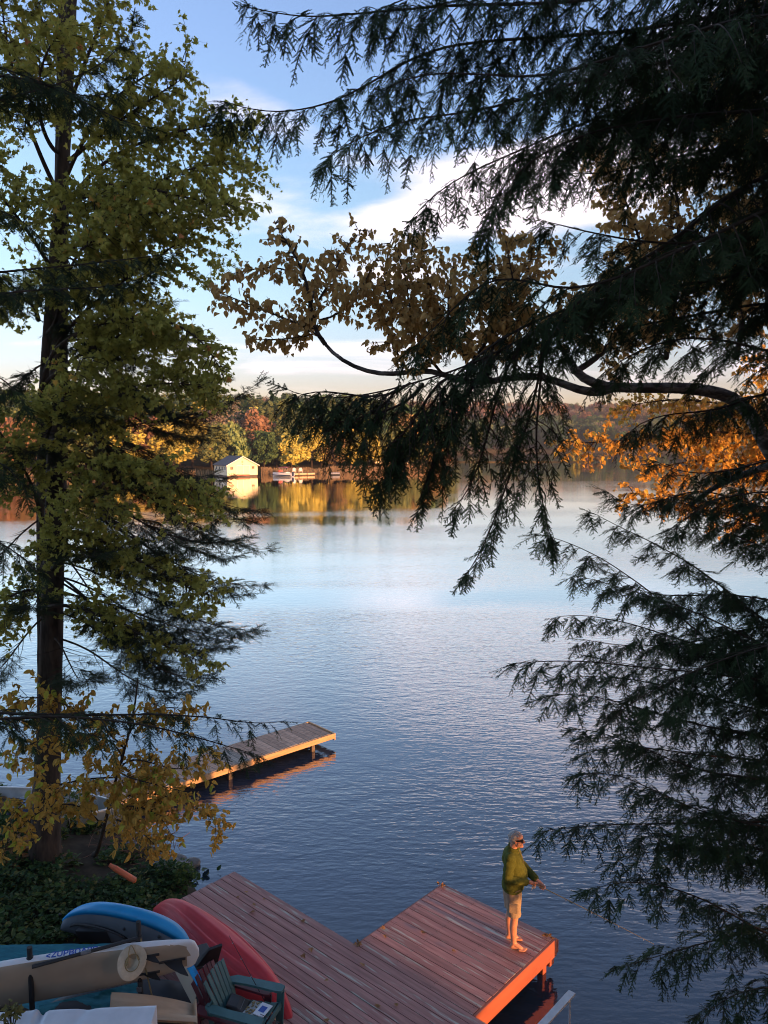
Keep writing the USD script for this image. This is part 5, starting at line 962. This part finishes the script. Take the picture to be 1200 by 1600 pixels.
# hemlock boughs coming in from the left
HC = np.array([-5.2, 5.6]); hem3 = thing('hemlock_tree', 'dark hemlock outside the left edge with one bough across the grey dock', 'tree', (HC[0], HC[1], ground(*HC) - .1))
trunk(hem3, local(hem3, [(HC[0], HC[1], ground(*HC) - .2), (HC[0], HC[1], 6), (HC[0], HC[1] + .1, 14)]), .20, .05)
LEFT = [[(-60, 1112, 6.5), (90, 1118, 6.6), (210, 1118, 6.7), (320, 1122, 6.8), (390, 1130, 6.85), (440, 1128, 6.9)],
        [(-60, 1130, 6.2), (100, 1122, 6.4), (230, 1135, 6.5), (330, 1160, 6.6), (400, 1180, 6.6)],
        [(-60, 170, 6.6), (60, 140, 6.8), (140, 110, 7.0), (205, 45, 7.1)], [(-60, 120, 6.2), (60, 130, 6.4), (150, 170, 6.5), (235, 200, 6.6)], [(-60, 90, 7.2), (40, 120, 7.3), (130, 150, 7.4), (200, 120, 7.4)],
        [(-60, 430, 6.8), (60, 420, 7.0), (160, 410, 7.1), (270, 395, 7.2)], [(-60, 470, 6.4), (50, 455, 6.5), (150, 450, 6.6), (240, 425, 6.7)],
        [(-80, 560, 6.3), (-20, 580, 6.4), (40, 640, 6.4)], [(-80, 700, 6.2), (-10, 720, 6.3), (40, 770, 6.3)], [(-80, 820, 6.3), (0, 850, 6.4), (60, 900, 6.4)], [(-80, 330, 6.6), (0, 330, 6.6), (60, 370, 6.7)]]
for i, L in enumerate(LEFT): grow(hem3, HC, L, 190 + i, side=.55 if i > 1 else .42, droop=.25, size=.9, fol=(.22, 1.), step=.075 if i > 1 else .10, sparse=0 if i > 1 else .08)

# ------------------------------------------------------------------ the spruce on the left bank
SPB = on(68, 1345, .75); spruce = thing('spruce_tree', 'tall spruce on the left bank with long thin half bare branches', 'tree', (SPB[0], SPB[1], ground(SPB[0], SPB[1]) - .1))
TP = [np.array([SPB[0], SPB[1], ground(SPB[0], SPB[1]) - .3]), at(76, 1150, 13.1), at(82, 950, 12.9), at(86, 800, 12.8), at(92, 550, 12.8), at(96, 300, 12.8), at(100, -100, 12.9)]
trunk(spruce, local(spruce, TP), .21, .07); TS = spline(TP, .05)
def on_trunk(z): return TS[int(np.argmin(np.abs(TS[:, 2] - z)))]
FAN = [(400, 600, 700, 0), (420, 860, 700, -.2), (412, 915, 790, .3), (400, 985, 880, .2), (330, 680, 600, .6), (360, 745, 640, -.4), (410, 800, 660, .1), (380, 930, 760, .7), (360, 1010, 900, -.5), (395, 990, 930, -.1), (330, 1060, 960, .5), (300, 1080, 1000, -.4),
       (350, 590, 520, .2), (290, 640, 560, -.5), (370, 870, 740, .8), (250, 900, 800, 1.2), (240, 1000, 900, 1.1), (220, 760, 680, 1.3), (-60, 760, 690, .4), (-80, 900, 800, .2), (-60, 1000, 900, -.4), (-40, 620, 560, .3), (-60, 1080, 960, .5), (200, 560, 480, .9), (310, 530, 460, -.3),
       (150, 640, 590, 1.6), (150, 860, 800, 1.6), (40, 950, 880, 1.4), (140, 1060, 1000, 1.3), (30, 700, 640, 1.5), (260, 470, 400, .2), (-50, 480, 420, .2), (200, 380, 330, .4), (250, 420, 350, -.3)]
gz = np.random.default_rng(88)
FAN += [(gz.uniform(180, 405), ty_, ty_ - gz.uniform(70, 190), gz.uniform(-.6, 1.2)) for ty_ in np.linspace(640, 1070, 16)]
for i, (tx, ty, sy, dz) in enumerate(FAN):
    t = 12.6 - dz * 1.1; E = at(tx, ty, t); S0_ = on_trunk(at(88, sy, 12.8)[2]); mid = S0_ * .5 + E * .5 + np.array([0, 0, -.10 - .03 * (i % 3)]); q = S0_ * .8 + E * .2 + np.array([0, 0, .04])
    n_ = bough(spruce, local(spruce, [S0_, q, mid, E]), 220 + i, kinds=SPR, r0=.016, fol=(.42 if sy > 560 else .15, 1.), side=.62, step=.065, droop=.12, size=1.1, bare=.25, sec=.6, sparse=.10, upcurve=.15); count += n_

# ------------------------------------------------------------------ broadleaf foliage
def leafy(tree, limbs_, seed, mat, kind_, size, n_parts=300, density=1., twig=.55, hang=.5, wood='twig', per=.055, spread=.9, vert=0.):
    """Limbs with side twigs carrying leaves; the leaves nearest the camera become single parts, the rest one mass."""
    g = np.random.default_rng(seed); lv = []
    for li, (pts, r0, f0, reach) in enumerate(limbs_):
        P = spline(pts, .05); d = np.r_[0, np.cumsum(np.linalg.norm(np.diff(P, axis=0), axis=1))]; L = d[-1]; T = np.gradient(P, axis=0); T /= np.linalg.norm(T, axis=1, keepdims=True); ws = [tube(P[::2], (r0 * (1 - d / L) ** .8 + .003)[::2], 7)]
        s = f0 * L
        while s < L:
            i = min(len(P) - 1, int(np.searchsorted(d, s))); f = s / L; u = g.normal(size=3); u -= T[i] * (u @ T[i]) * .9; u[2] *= .75; u /= np.linalg.norm(u); dr = T[i] * g.uniform(.3, .9) + u * spread + [0, 0, vert]; dr /= np.linalg.norm(dr); ln = reach * g.uniform(.35, 1.1) * (1.1 - .5 * f)
            q = np.linspace(0, 1, 7)[:, None]; B = P[i] + dr * ln * q + u * (g.normal(0, .12) * ln) * q ** 2 + np.array([0, 0, -.18 * ln]) * q ** 2; ws.append(tube(B, np.linspace(min(.008, r0 * .4), .0014, 7), 4, False))
            subs = [B]
            for k in range(int(ln / .16)):
                a = g.uniform(.2, 1); b0 = B[0] + (B[-1] - B[0]) * a; v = g.normal(size=3); v[2] *= .7; v = v / np.linalg.norm(v) + dr * .6; v /= np.linalg.norm(v); l2 = ln * g.uniform(.2, .5); C = b0 + v * l2 * np.linspace(0, 1, 4)[:, None] + np.array([0, 0, -.25 * l2]) * np.linspace(0, 1, 4)[:, None] ** 2; ws.append(tube(C, np.linspace(.003, .001, 4), 3, False)); subs.append(C)
            for C in subs:
                ll = np.linalg.norm(C[-1] - C[0]); m = max(1, int(ll / per * density))
                for k in range(m):
                    a = g.uniform(.25, 1.02) * (len(C) - 1); j = int(min(len(C) - 2, a)); p = C[j] + (C[j + 1] - C[j]) * (a - j); lv.append(p)
            s += twig * .3 * g.uniform(.5, 1.5)
        obj('branch', cat(ws), M[wood], tree)
    C = np.array(lv); n = len(C); X = g.normal(size=(n, 3)) * [1, 1, .5] + [0, 0, -hang * 1.8]; X /= np.linalg.norm(X, axis=1, keepdims=True); Z = g.normal(size=(n, 3)) + [0, -.5, .6]; Fm = frames(X, Z); S = size * g.uniform(.65, 1.2, n); C = C + g.normal(0, .02, C.shape)
    v, f = LEAF[kind_]; V = np.einsum('nij,kj->nki', Fm, v) * S[:, None, None] + C[:, None, :]
    o = np.array(tree.GetPrim().GetAttribute('xformOp:translate').Get()); W_ = C + o; w = W_ - [0, 0, EYE]; c, s_ = math.cos(math.radians(PITCH)), math.sin(math.radians(PITCH)); dep = w[:, 1] * c - w[:, 2] * s_; up = w[:, 1] * s_ + w[:, 2] * c; vis = (dep > .5) & (np.abs(w[:, 0]) < dep * .5) & (np.abs(up) < dep * .667)
    order = np.argsort(np.where(vis, dep / S, 1e9))[:min(n_parts, int(vis.sum()))]; first = np.zeros(n, bool); first[order] = True
    for i in order: obj('leaf', (V[i], f), mat, tree)
    R_ = V[~first]; k = len(v); obj_ = obj('foliage', (R_.reshape(-1, 3), (np.arange(len(R_))[:, None, None] * k + f[None]).reshape(-1, 3)), mat, tree); tag(obj_, kind='stuff')
    return n
MPB = np.array([-6.75, 14.4]); maple = thing('maple_tree', 'olive and orange maple filling the upper left behind the spruce', 'tree', (MPB[0], MPB[1], ground(*MPB) - .1))
trunk(maple, local(maple, [(MPB[0], MPB[1], ground(*MPB) - .2), at(72, 900, 13.6), at(74, 600, 13.0), at(92, 350, 12.4), at(110, 50, 12.4), at(120, -160, 12.5)]), .19, .06)
ML = [([(110, 330, 12.3), (200, 290, 11.4), (300, 310, 11.0), (360, 320, 10.9)], .6), ([(110, 250, 12.3), (200, 180, 11.5), (290, 120, 11.2)], .6), ([(80, 560, 12.5), (180, 500, 11.3), (280, 510, 10.9), (350, 590, 10.8)], .6), ([(60, 500, 12.5), (10, 460, 11.4), (-40, 470, 11.0)], .8), ([(60, 640, 12.6), (120, 500, 12.0), (220, 420, 11.6), (300, 360, 11.4), (350, 300, 11.4)], 1.05), ([(80, 420, 12.4), (180, 330, 12.0), (280, 270, 11.8), (390, 260, 11.8)], .95), ([(90, 360, 12.4), (170, 250, 11.9), (260, 210, 11.6), (385, 190, 11.6)], .9), ([(95, 300, 12.4), (150, 190, 11.8), (210, 130, 11.5), (290, 95, 11.5)], .75),
      ([(100, 200, 12.4), (140, 80, 12.0), (170, 0, 11.8), (185, -60, 11.8)], .9), ([(90, 300, 12.4), (40, 180, 11.8), (10, 60, 11.5), (0, -40, 11.4)], 1.1), ([(80, 420, 12.4), (20, 330, 11.6), (-40, 260, 11.2)], 1.1), ([(70, 600, 12.5), (150, 540, 11.8), (230, 520, 11.5), (320, 560, 11.4)], .9), ([(66, 700, 12.6), (150, 640, 11.7), (250, 600, 11.3), (330, 610, 11.2)], .8),
      ([(64, 760, 12.6), (140, 720, 11.6), (240, 740, 11.2), (340, 780, 11.0)], .75), ([(64, 860, 12.7), (150, 840, 11.8), (260, 900, 11.4), (330, 930, 11.3)], .7), ([(64, 820, 12.7), (30, 720, 11.8), (-30, 640, 11.4)], .9), ([(90, 380, 12.4), (130, 300, 11.4), (180, 330, 10.9), (250, 330, 10.8)], .9), ([(75, 520, 12.5), (110, 420, 11.3), (140, 380, 10.9), (200, 370, 10.7)], .9), ([(66, 720, 12.6), (90, 640, 11.4), (110, 600, 11.0), (130, 560, 10.8)], .8),
      ([(62, 880, 12.8), (100, 820, 11.5), (120, 790, 11.2), (190, 800, 11.0)], .7), ([(62, 940, 12.8), (20, 930, 11.6), (-30, 960, 11.2)], .8), ([(62, 960, 12.8), (150, 960, 11.8), (260, 1010, 11.6), (330, 1040, 11.6)], .5), ([(100, 100, 12.4), (60, 20, 11.9), (40, -60, 11.7)], 1.0), ([(95, 240, 12.4), (60, 160, 11.2), (70, 90, 10.8), (110, 40, 10.7)], .9)]
nm = leafy(maple, [(local(maple, px3(L)), .035, .32, r) for L, r in ML], 31, M['maple_leaf'], 'maple', .076, 300, 1.0, twig=.085, hang=.35, per=.040, spread=1.1)
sap = thing('sapling', 'young tree with big yellow leaves leaning over the shore by the grey dock', 'tree', tuple(on(148, 1335, .7) - [0, 0, .1]))
trunk(sap, local(sap, [on(148, 1335, .6), at(163, 1290, 12.6), at(182, 1215, 12.2), at(205, 1130, 12.0), at(215, 1060, 12.0)]), .035, .012, 'twig')
SL = [([(170, 1265, 12.4), (230, 1240, 12.0), (300, 1260, 11.8), (345, 1290, 11.8)], .55), ([(180, 1220, 12.2), (230, 1190, 11.9), (290, 1200, 11.7), (320, 1170, 11.7)], .55), ([(190, 1190, 12.1), (150, 1150, 11.6), (80, 1150, 11.3), (20, 1190, 11.2)], .6), ([(182, 1215, 12.2), (120, 1220, 11.5), (60, 1240, 11.2), (10, 1290, 11.0)], .55), ([(165, 1280, 12.5), (220, 1300, 12.1), (250, 1330, 12.0)], .45), ([(200, 1150, 12.0), (240, 1110, 11.8), (300, 1110, 11.7)], .5),
      ([(172, 1250, 12.3), (210, 1260, 11.5), (240, 1270, 11.3), (270, 1310, 11.2)], .5), ([(195, 1170, 12.1), (120, 1110, 11.6), (60, 1090, 11.4), (0, 1100, 11.2)], .6), ([(185, 1200, 12.2), (220, 1220, 11.4), (260, 1230, 11.2), (300, 1240, 11.2)], .5), ([(160, 1290, 12.5), (60, 1270, 11.4), (0, 1330, 11.0)], .4)]
nsap = leafy(sap, [(local(sap, px3(L)), .012, .15, r) for L, r in SL], 33, M['sapling_leaf'], 'sap', .12, 300, 1.0, twig=.13, hang=.55, per=.05)
BB = np.array([5.3, 8.4]); birch = thing('birch_tree', 'golden birch whose crooked limb reaches across the view from the right', 'tree', (BB[0], BB[1], ground(*BB) - .1))
trunk(birch, local(birch, [(BB[0], BB[1], ground(*BB) - .2), (BB[0] - .1, BB[1] - .1, 4.5), (BB[0] - .25, BB[1] - .1, 7.2), (BB[0] + .1, BB[1], 12)]), .16, .06, 'birch_bark')
trunk(birch, local(birch, [(BB[0] - .2, BB[1], 6.6)] + px3([(1265, 775, 8.1), (1200, 700, 8.0), (1158, 632, 7.95), (1100, 610, 7.9), (1040, 606, 7.85), (985, 606, 7.8), (940, 602, 7.75), (905, 585, 7.7), (888, 560, 7.7)])), .095, .040, 'birch_bark', 10, 'limb', .06)
trunk(birch, local(birch, px3([(960, 603, 7.78), (900, 607, 7.72), (850, 590, 7.68), (790, 592, 7.6), (730, 596, 7.55), (670, 580, 7.5), (610, 584, 7.45), (545, 568, 7.4), (508, 538, 7.4), (488, 495, 7.4), (490, 455, 7.4)])), .042, .012, 'birch_bark', 9, 'limb', .05)
trunk(birch, local(birch, px3([(1270, 690, 8.0), (1180, 735, 7.9), (1120, 760, 7.9), (1080, 790, 7.9)])), .05, .02, 'birch_bark', 9, 'limb', .05)
BL = [([(700, 592, 7.5), (660, 540, 7.4), (640, 480, 7.3), (630, 420, 7.3), (610, 380, 7.3)], .012, .32), ([(470, 440, 7.35), (440, 420, 7.2), (400, 420, 7.1), (350, 430, 7.0)], .006, .2), ([(800, 590, 7.6), (810, 500, 7.5), (800, 430, 7.5), (790, 370, 7.5)], .014, .36), ([(500, 500, 7.4), (540, 480, 7.3), (570, 440, 7.3), (590, 400, 7.3)], .008, .28), ([(508, 538, 7.4), (488, 495, 7.4), (478, 440, 7.35), (455, 390, 7.3), (430, 350, 7.3)], .02, .32), ([(505, 530, 7.4), (450, 500, 7.2), (400, 480, 7.1), (340, 455, 7.0)], .010, .26), ([(490, 480, 7.4), (520, 430, 7.5), (540, 390, 7.6), (560, 360, 7.6)], .010, .34), ([(498, 520, 7.4), (440, 530, 7.3), (390, 530, 7.2)], .008, .16), ([(640, 582, 7.47), (610, 530, 7.4), (590, 480, 7.4), (570, 440, 7.4)], .012, .26),
      ([(730, 596, 7.55), (720, 540, 7.5), (690, 490, 7.45), (665, 420, 7.4), (650, 370, 7.4)], .016, .42), ([(760, 594, 7.57), (770, 520, 7.5), (760, 450, 7.5), (740, 390, 7.5)], .016, .42), ([(740, 560, 7.5), (790, 480, 7.6), (820, 420, 7.7), (850, 380, 7.7)], .012, .40), ([(720, 550, 7.5), (650, 510, 7.3), (610, 470, 7.2), (600, 430, 7.2)], .010, .34), ([(720, 545, 7.5), (700, 470, 7.2), (710, 420, 7.1)], .010, .36),
      ([(888, 560, 7.7), (870, 520, 7.7), (900, 470, 7.8), (960, 420, 7.9)], .02, .4), ([(900, 580, 7.7), (990, 480, 8.2), (1000, 380, 8.5), (960, 280, 8.6), (930, 220, 8.7)], .03, .55), ([(1040, 560, 8.2), (1060, 400, 8.7), (1050, 260, 8.9), (1010, 150, 9.0)], .03, .6), ([(1150, 560, 8.4), (1160, 380, 8.8), (1140, 200, 9.0), (1130, 60, 9.1)], .03, .65), ([(1200, 500, 8.4), (1190, 250, 8.8), (1180, 60, 9.0), (1180, -40, 9.0)], .03, .6)]
nb = leafy(birch, [(local(birch, px3(L)), r0, .10, r) for L, r0, r in BL], 35, M['birch_leaf'], 'birch', .070, 300, 1.0, twig=.07, hang=.75, per=.026)
B2 = np.array([8.6, 13.2]); birch2 = thing('birch_tree', 'sunlit orange gold birch showing behind the right hemlock above the waterline', 'tree', (B2[0], B2[1], -.4))
trunk(birch2, local(birch2, [(B2[0], B2[1], -.6), (B2[0] - .1, B2[1] - .1, 5), (B2[0], B2[1], 10)]), .14, .05, 'birch_bark')
GL = [([(1320, 800, 13.4), (1200, 740, 13.2), (1100, 720, 13.0), (1010, 740, 13.0)], .75), ([(1320, 740, 13.4), (1220, 660, 13.2), (1150, 640, 13.0), (1080, 660, 13.0)], .75), ([(1320, 760, 13.4), (1180, 680, 12.8), (1040, 680, 12.6), (950, 690, 12.6), (880, 690, 12.6)], .62), ([(1320, 700, 13.4), (1230, 600, 13.3), (1180, 560, 13.2)], .8), ([(1320, 860, 13.4), (1180, 800, 12.9), (1080, 780, 12.8), (980, 770, 12.8)], .6), ([(1320, 880, 13.4), (1250, 780, 13.2), (1190, 700, 13.1)], .8), ([(1320, 760, 13.4), (1160, 640, 12.8), (1060, 625, 12.6), (960, 640, 12.6)], .5), ([(1320, 760, 13.6), (1240, 700, 13.9), (1150, 690, 14.0), (1100, 640, 14.0)], .7)]
ng = leafy(birch2, [(local(birch2, px3(L)), .03, .2, r) for L, r in GL], 37, M['gold_leaf'], 'birch', .085, 300, 1.0, twig=.11, hang=.6, per=.042)
import sys; print('sprays', count, 'maple', nm, 'sapling', nsap, 'birch', nb, 'gold', ng)

# ------------------------------------------------------------------ ivy, brush and stones on the bank
gi = np.random.default_rng(44); Pv = []
while len(Pv) < 7500:
    x, y = gi.uniform(-12, -2.2), gi.uniform(8.2, 17); dsh = shore_dist(np.array([[x, y]]))[0]; s_, r_ = to_deck((x, y, DZ))
    if dsh < .12 or (s_ > S0 - .08 and r_ < .1) : continue
    if fbm(np.array([[x * .8, y * .8, 3.]]), 3)[0] < .40: continue
    Pv.append((x, y))
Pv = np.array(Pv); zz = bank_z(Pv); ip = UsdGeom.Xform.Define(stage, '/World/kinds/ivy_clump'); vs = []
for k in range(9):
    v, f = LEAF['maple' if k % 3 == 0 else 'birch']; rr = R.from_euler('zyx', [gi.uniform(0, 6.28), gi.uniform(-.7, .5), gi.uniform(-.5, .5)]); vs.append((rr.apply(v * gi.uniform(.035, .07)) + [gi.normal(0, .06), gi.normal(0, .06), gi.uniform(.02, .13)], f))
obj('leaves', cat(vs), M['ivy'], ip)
ip2 = UsdGeom.Xform.Define(stage, '/World/kinds/weed_clump'); vs = []
for k in range(7):
    v, f = LEAF['sap']; rr = R.from_euler('zyx', [gi.uniform(0, 6.28), gi.uniform(-1.2, -.1), gi.uniform(-.4, .4)]); vs.append((rr.apply(v * gi.uniform(.05, .10)) + [gi.normal(0, .03), gi.normal(0, .03), gi.uniform(.0, .10)], f))
obj('leaves', cat(vs), M['weed'], ip2)
ip3 = UsdGeom.Xform.Define(stage, '/World/kinds/litter_clump'); vs = []
for k in range(6):
    v, f = LEAF['maple' if k % 2 else 'birch']; rr = R.from_euler('zyx', [gi.uniform(0, 6.28), gi.uniform(-.4, .4), gi.uniform(-.4, .4)]); vs.append((rr.apply(v * gi.uniform(.05, .10)) + [gi.normal(0, .10), gi.normal(0, .10), gi.uniform(.02, .04)], f))
obj('leaves', cat(vs), M['dry_leaf'], ip3)
kd = np.where(gi.random(len(Pv)) < .72, 0, 1); patch = np.array([fbm(np.array([[x * .7 + 5, y * .7, 9.]]), 3)[0] for x, y in Pv]); kd = np.where(patch > .60, 2, kd); kd = np.where((patch > .52) & (patch <= .60) & (kd == 0), 1, kd)
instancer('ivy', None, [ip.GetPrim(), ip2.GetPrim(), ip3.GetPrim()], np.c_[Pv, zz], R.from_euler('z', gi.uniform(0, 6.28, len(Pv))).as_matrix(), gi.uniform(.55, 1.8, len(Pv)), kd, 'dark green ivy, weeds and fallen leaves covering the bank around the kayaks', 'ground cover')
tw_ = []
for k in range(150):
    c = on(210 + gi.normal(0, 28), 1322 + gi.normal(0, 14), .45); a = gi.uniform(0, 6.28); d = np.array([math.cos(a), math.sin(a), gi.uniform(.0, .7)]) * gi.uniform(.12, .4); tw_.append(tube([c, c + d * .5 + gi.normal(0, .02, 3), c + d], [.006, .005, .002], 4))
tag(obj('brush_pile', cat(tw_), M['dry_twig']), 'reddish brown pile of dry twigs on the bank under the yellow sapling', 'brush', kind='stuff')
for i, (px, py, sz) in enumerate([(262, 1352, .20), (283, 1358, .17), (246, 1362, .22), (300, 1348, .12), (228, 1345, .2), (200, 1330, .24), (276, 1345, .15)]):
    t = trimesh.creation.icosphere(3, sz); v = np.asarray(t.vertices); t.vertices = v * (1 + .28 * fbm(v * 6 + i * 7, 4))[:, None] * [1.2, 1, .6]; t.apply_translation(on(px, py, .05)); tag(obj('shore_stone', t, M['stone'], smooth=50), 'rounded grey stone at the waterline below the yellow sapling', 'stone', 'stones along the shore by the deck')
pl = thing('water_plant', 'dark leafed plant standing in the water beside the deck corner', 'plant', tuple(on(298, 1366, .0)))
for k in range(26):
    v, f = LEAF['birch']; rr = R.from_euler('zyx', [gi.uniform(0, 6.28), gi.uniform(-1.1, .3), gi.uniform(-.6, .6)]); obj('leaf', (rr.apply(v * gi.uniform(.10, .17)) + [gi.normal(0, .22), gi.normal(0, .10), gi.uniform(.02, .10)], f), M['ivy'], pl)
obj('stems', cat([tube([(x, 0, -.3), (x * 1.1, .02, .08)], [.006, .004], 4) for x in np.linspace(-.3, .3, 9)]), M['twig'], pl)
def shrub(name, label, p, n, sz, mat, kind_, ls, seed):
    t = thing(name, label, 'plant', tuple(p)); g = np.random.default_rng(seed); st = [tube([(0, 0, -.1), g.normal(0, .3, 3) * sz * [1, 1, 0] + [0, 0, sz * g.uniform(.5, 1)]], [.008, .003], 4) for _ in range(9)]; obj('stems', cat(st), M['twig'], t); vs = []
    for k in range(n):
        v, f = LEAF[kind_]; u = g.normal(size=3); u /= np.linalg.norm(u); u *= sz * g.uniform(.4, 1) * np.array([.62, .62, .55]); rr = R.from_euler('zyx', [g.uniform(0, 6.28), g.uniform(-.8, .8), g.uniform(-.8, .8)]); vs.append((rr.apply(v * ls * g.uniform(.7, 1.2)) + u + [0, 0, sz * .55], f))
    tag(obj('foliage', cat(vs), mat, t), kind='stuff')
shrub('shore_plant', 'green leafy shore plant behind the tip of the red kayak', on(290, 1384, .25), 170, .42, M['ivy'], 'sap', .10, 1); shrub('shore_plant', 'small green plant against the deck corner above the red kayak', on(262, 1372, .3), 130, .34, M['ivy'], 'birch', .08, 2)
shrub('bank_shrub', 'dark green shrub beside the spruce trunk in front of the moored boat', on(110, 1290, .6), 320, .75, M['ivy'], 'birch', .08, 3); shrub('bank_shrub', 'dark green shrub at the left frame edge below the boat', on(5, 1330, .9), 320, .7, M['ivy'], 'birch', .09, 4)
shrub('corner_sprig', 'green sprig poking up over the white cover in the bottom left corner', at(18, 1600, 8.0), 60, .20, M['ivy'], 'sap', .07, 5)

# ------------------------------------------------------------------ the wood that stands on the bank to the right, outside the frame
dS, nS = np.array([*SUN_DIR]), np.array([-SUN_DIR[1], SUN_DIR[0]])
for i, (q, a, h, w, z) in enumerate([(10.7, 9.5, 17, .8, 9.0), (6.9, 12.5, 21, 1.0, 5.8), (6.2, 8.0, 19, .9, 5.0), (4.9, 12., 22, .52, -1.), (3.2, 7.5, 17, 1.1, -1), (2.2, 11, 22, 1.2, -1), (.2, 9, 20, 1.5, -1), (-2.2, 10, 20, 1.5, -1), (7.3, 17, 22, .8, 6.2), (5.0, 15, 20, .55, -1.), (2.2, 16, 20, 1.2, -1)]):
    p = nS * q + dS * a; g0 = ground(*p); zz = g0 - .2 + (z + 1 if z > 0 else 0)
    t = thing('bank_pine', ['tall', 'leaning', 'dense', 'broad', 'old', 'young', 'dark', 'heavy', 'straight', 'slender', 'rough'][i] + ' evergreen on the right bank outside the frame', 'tree', (p[0], p[1], g0 - .2)); obj('trunk', tube([(0, 0, 0), (0, 0, h * .9)], [.22, .05], 8), M['bark'], t)
    v, f = cone_crown(90 + i, 22, .19 * w, .02, .045, 2.0); obj('crown', (v * h + [0, 0, zz - g0 + .2], f), M['needle'], t)
# ------------------------------------------------------------------ the evening air over the lake
hz = usdkit.material(stage, '/World/Looks/haze_air', {'v': ('principled_volume', {'color': (.86, .90, 1.0), 'density': .00012, 'anisotropy': .2})}, volume='v.volume')
tag(obj('haze', box((-800, -150, -4), (1000, 1250, 85)), hz), 'thin pale evening haze over the lake', 'haze', kind='stuff')
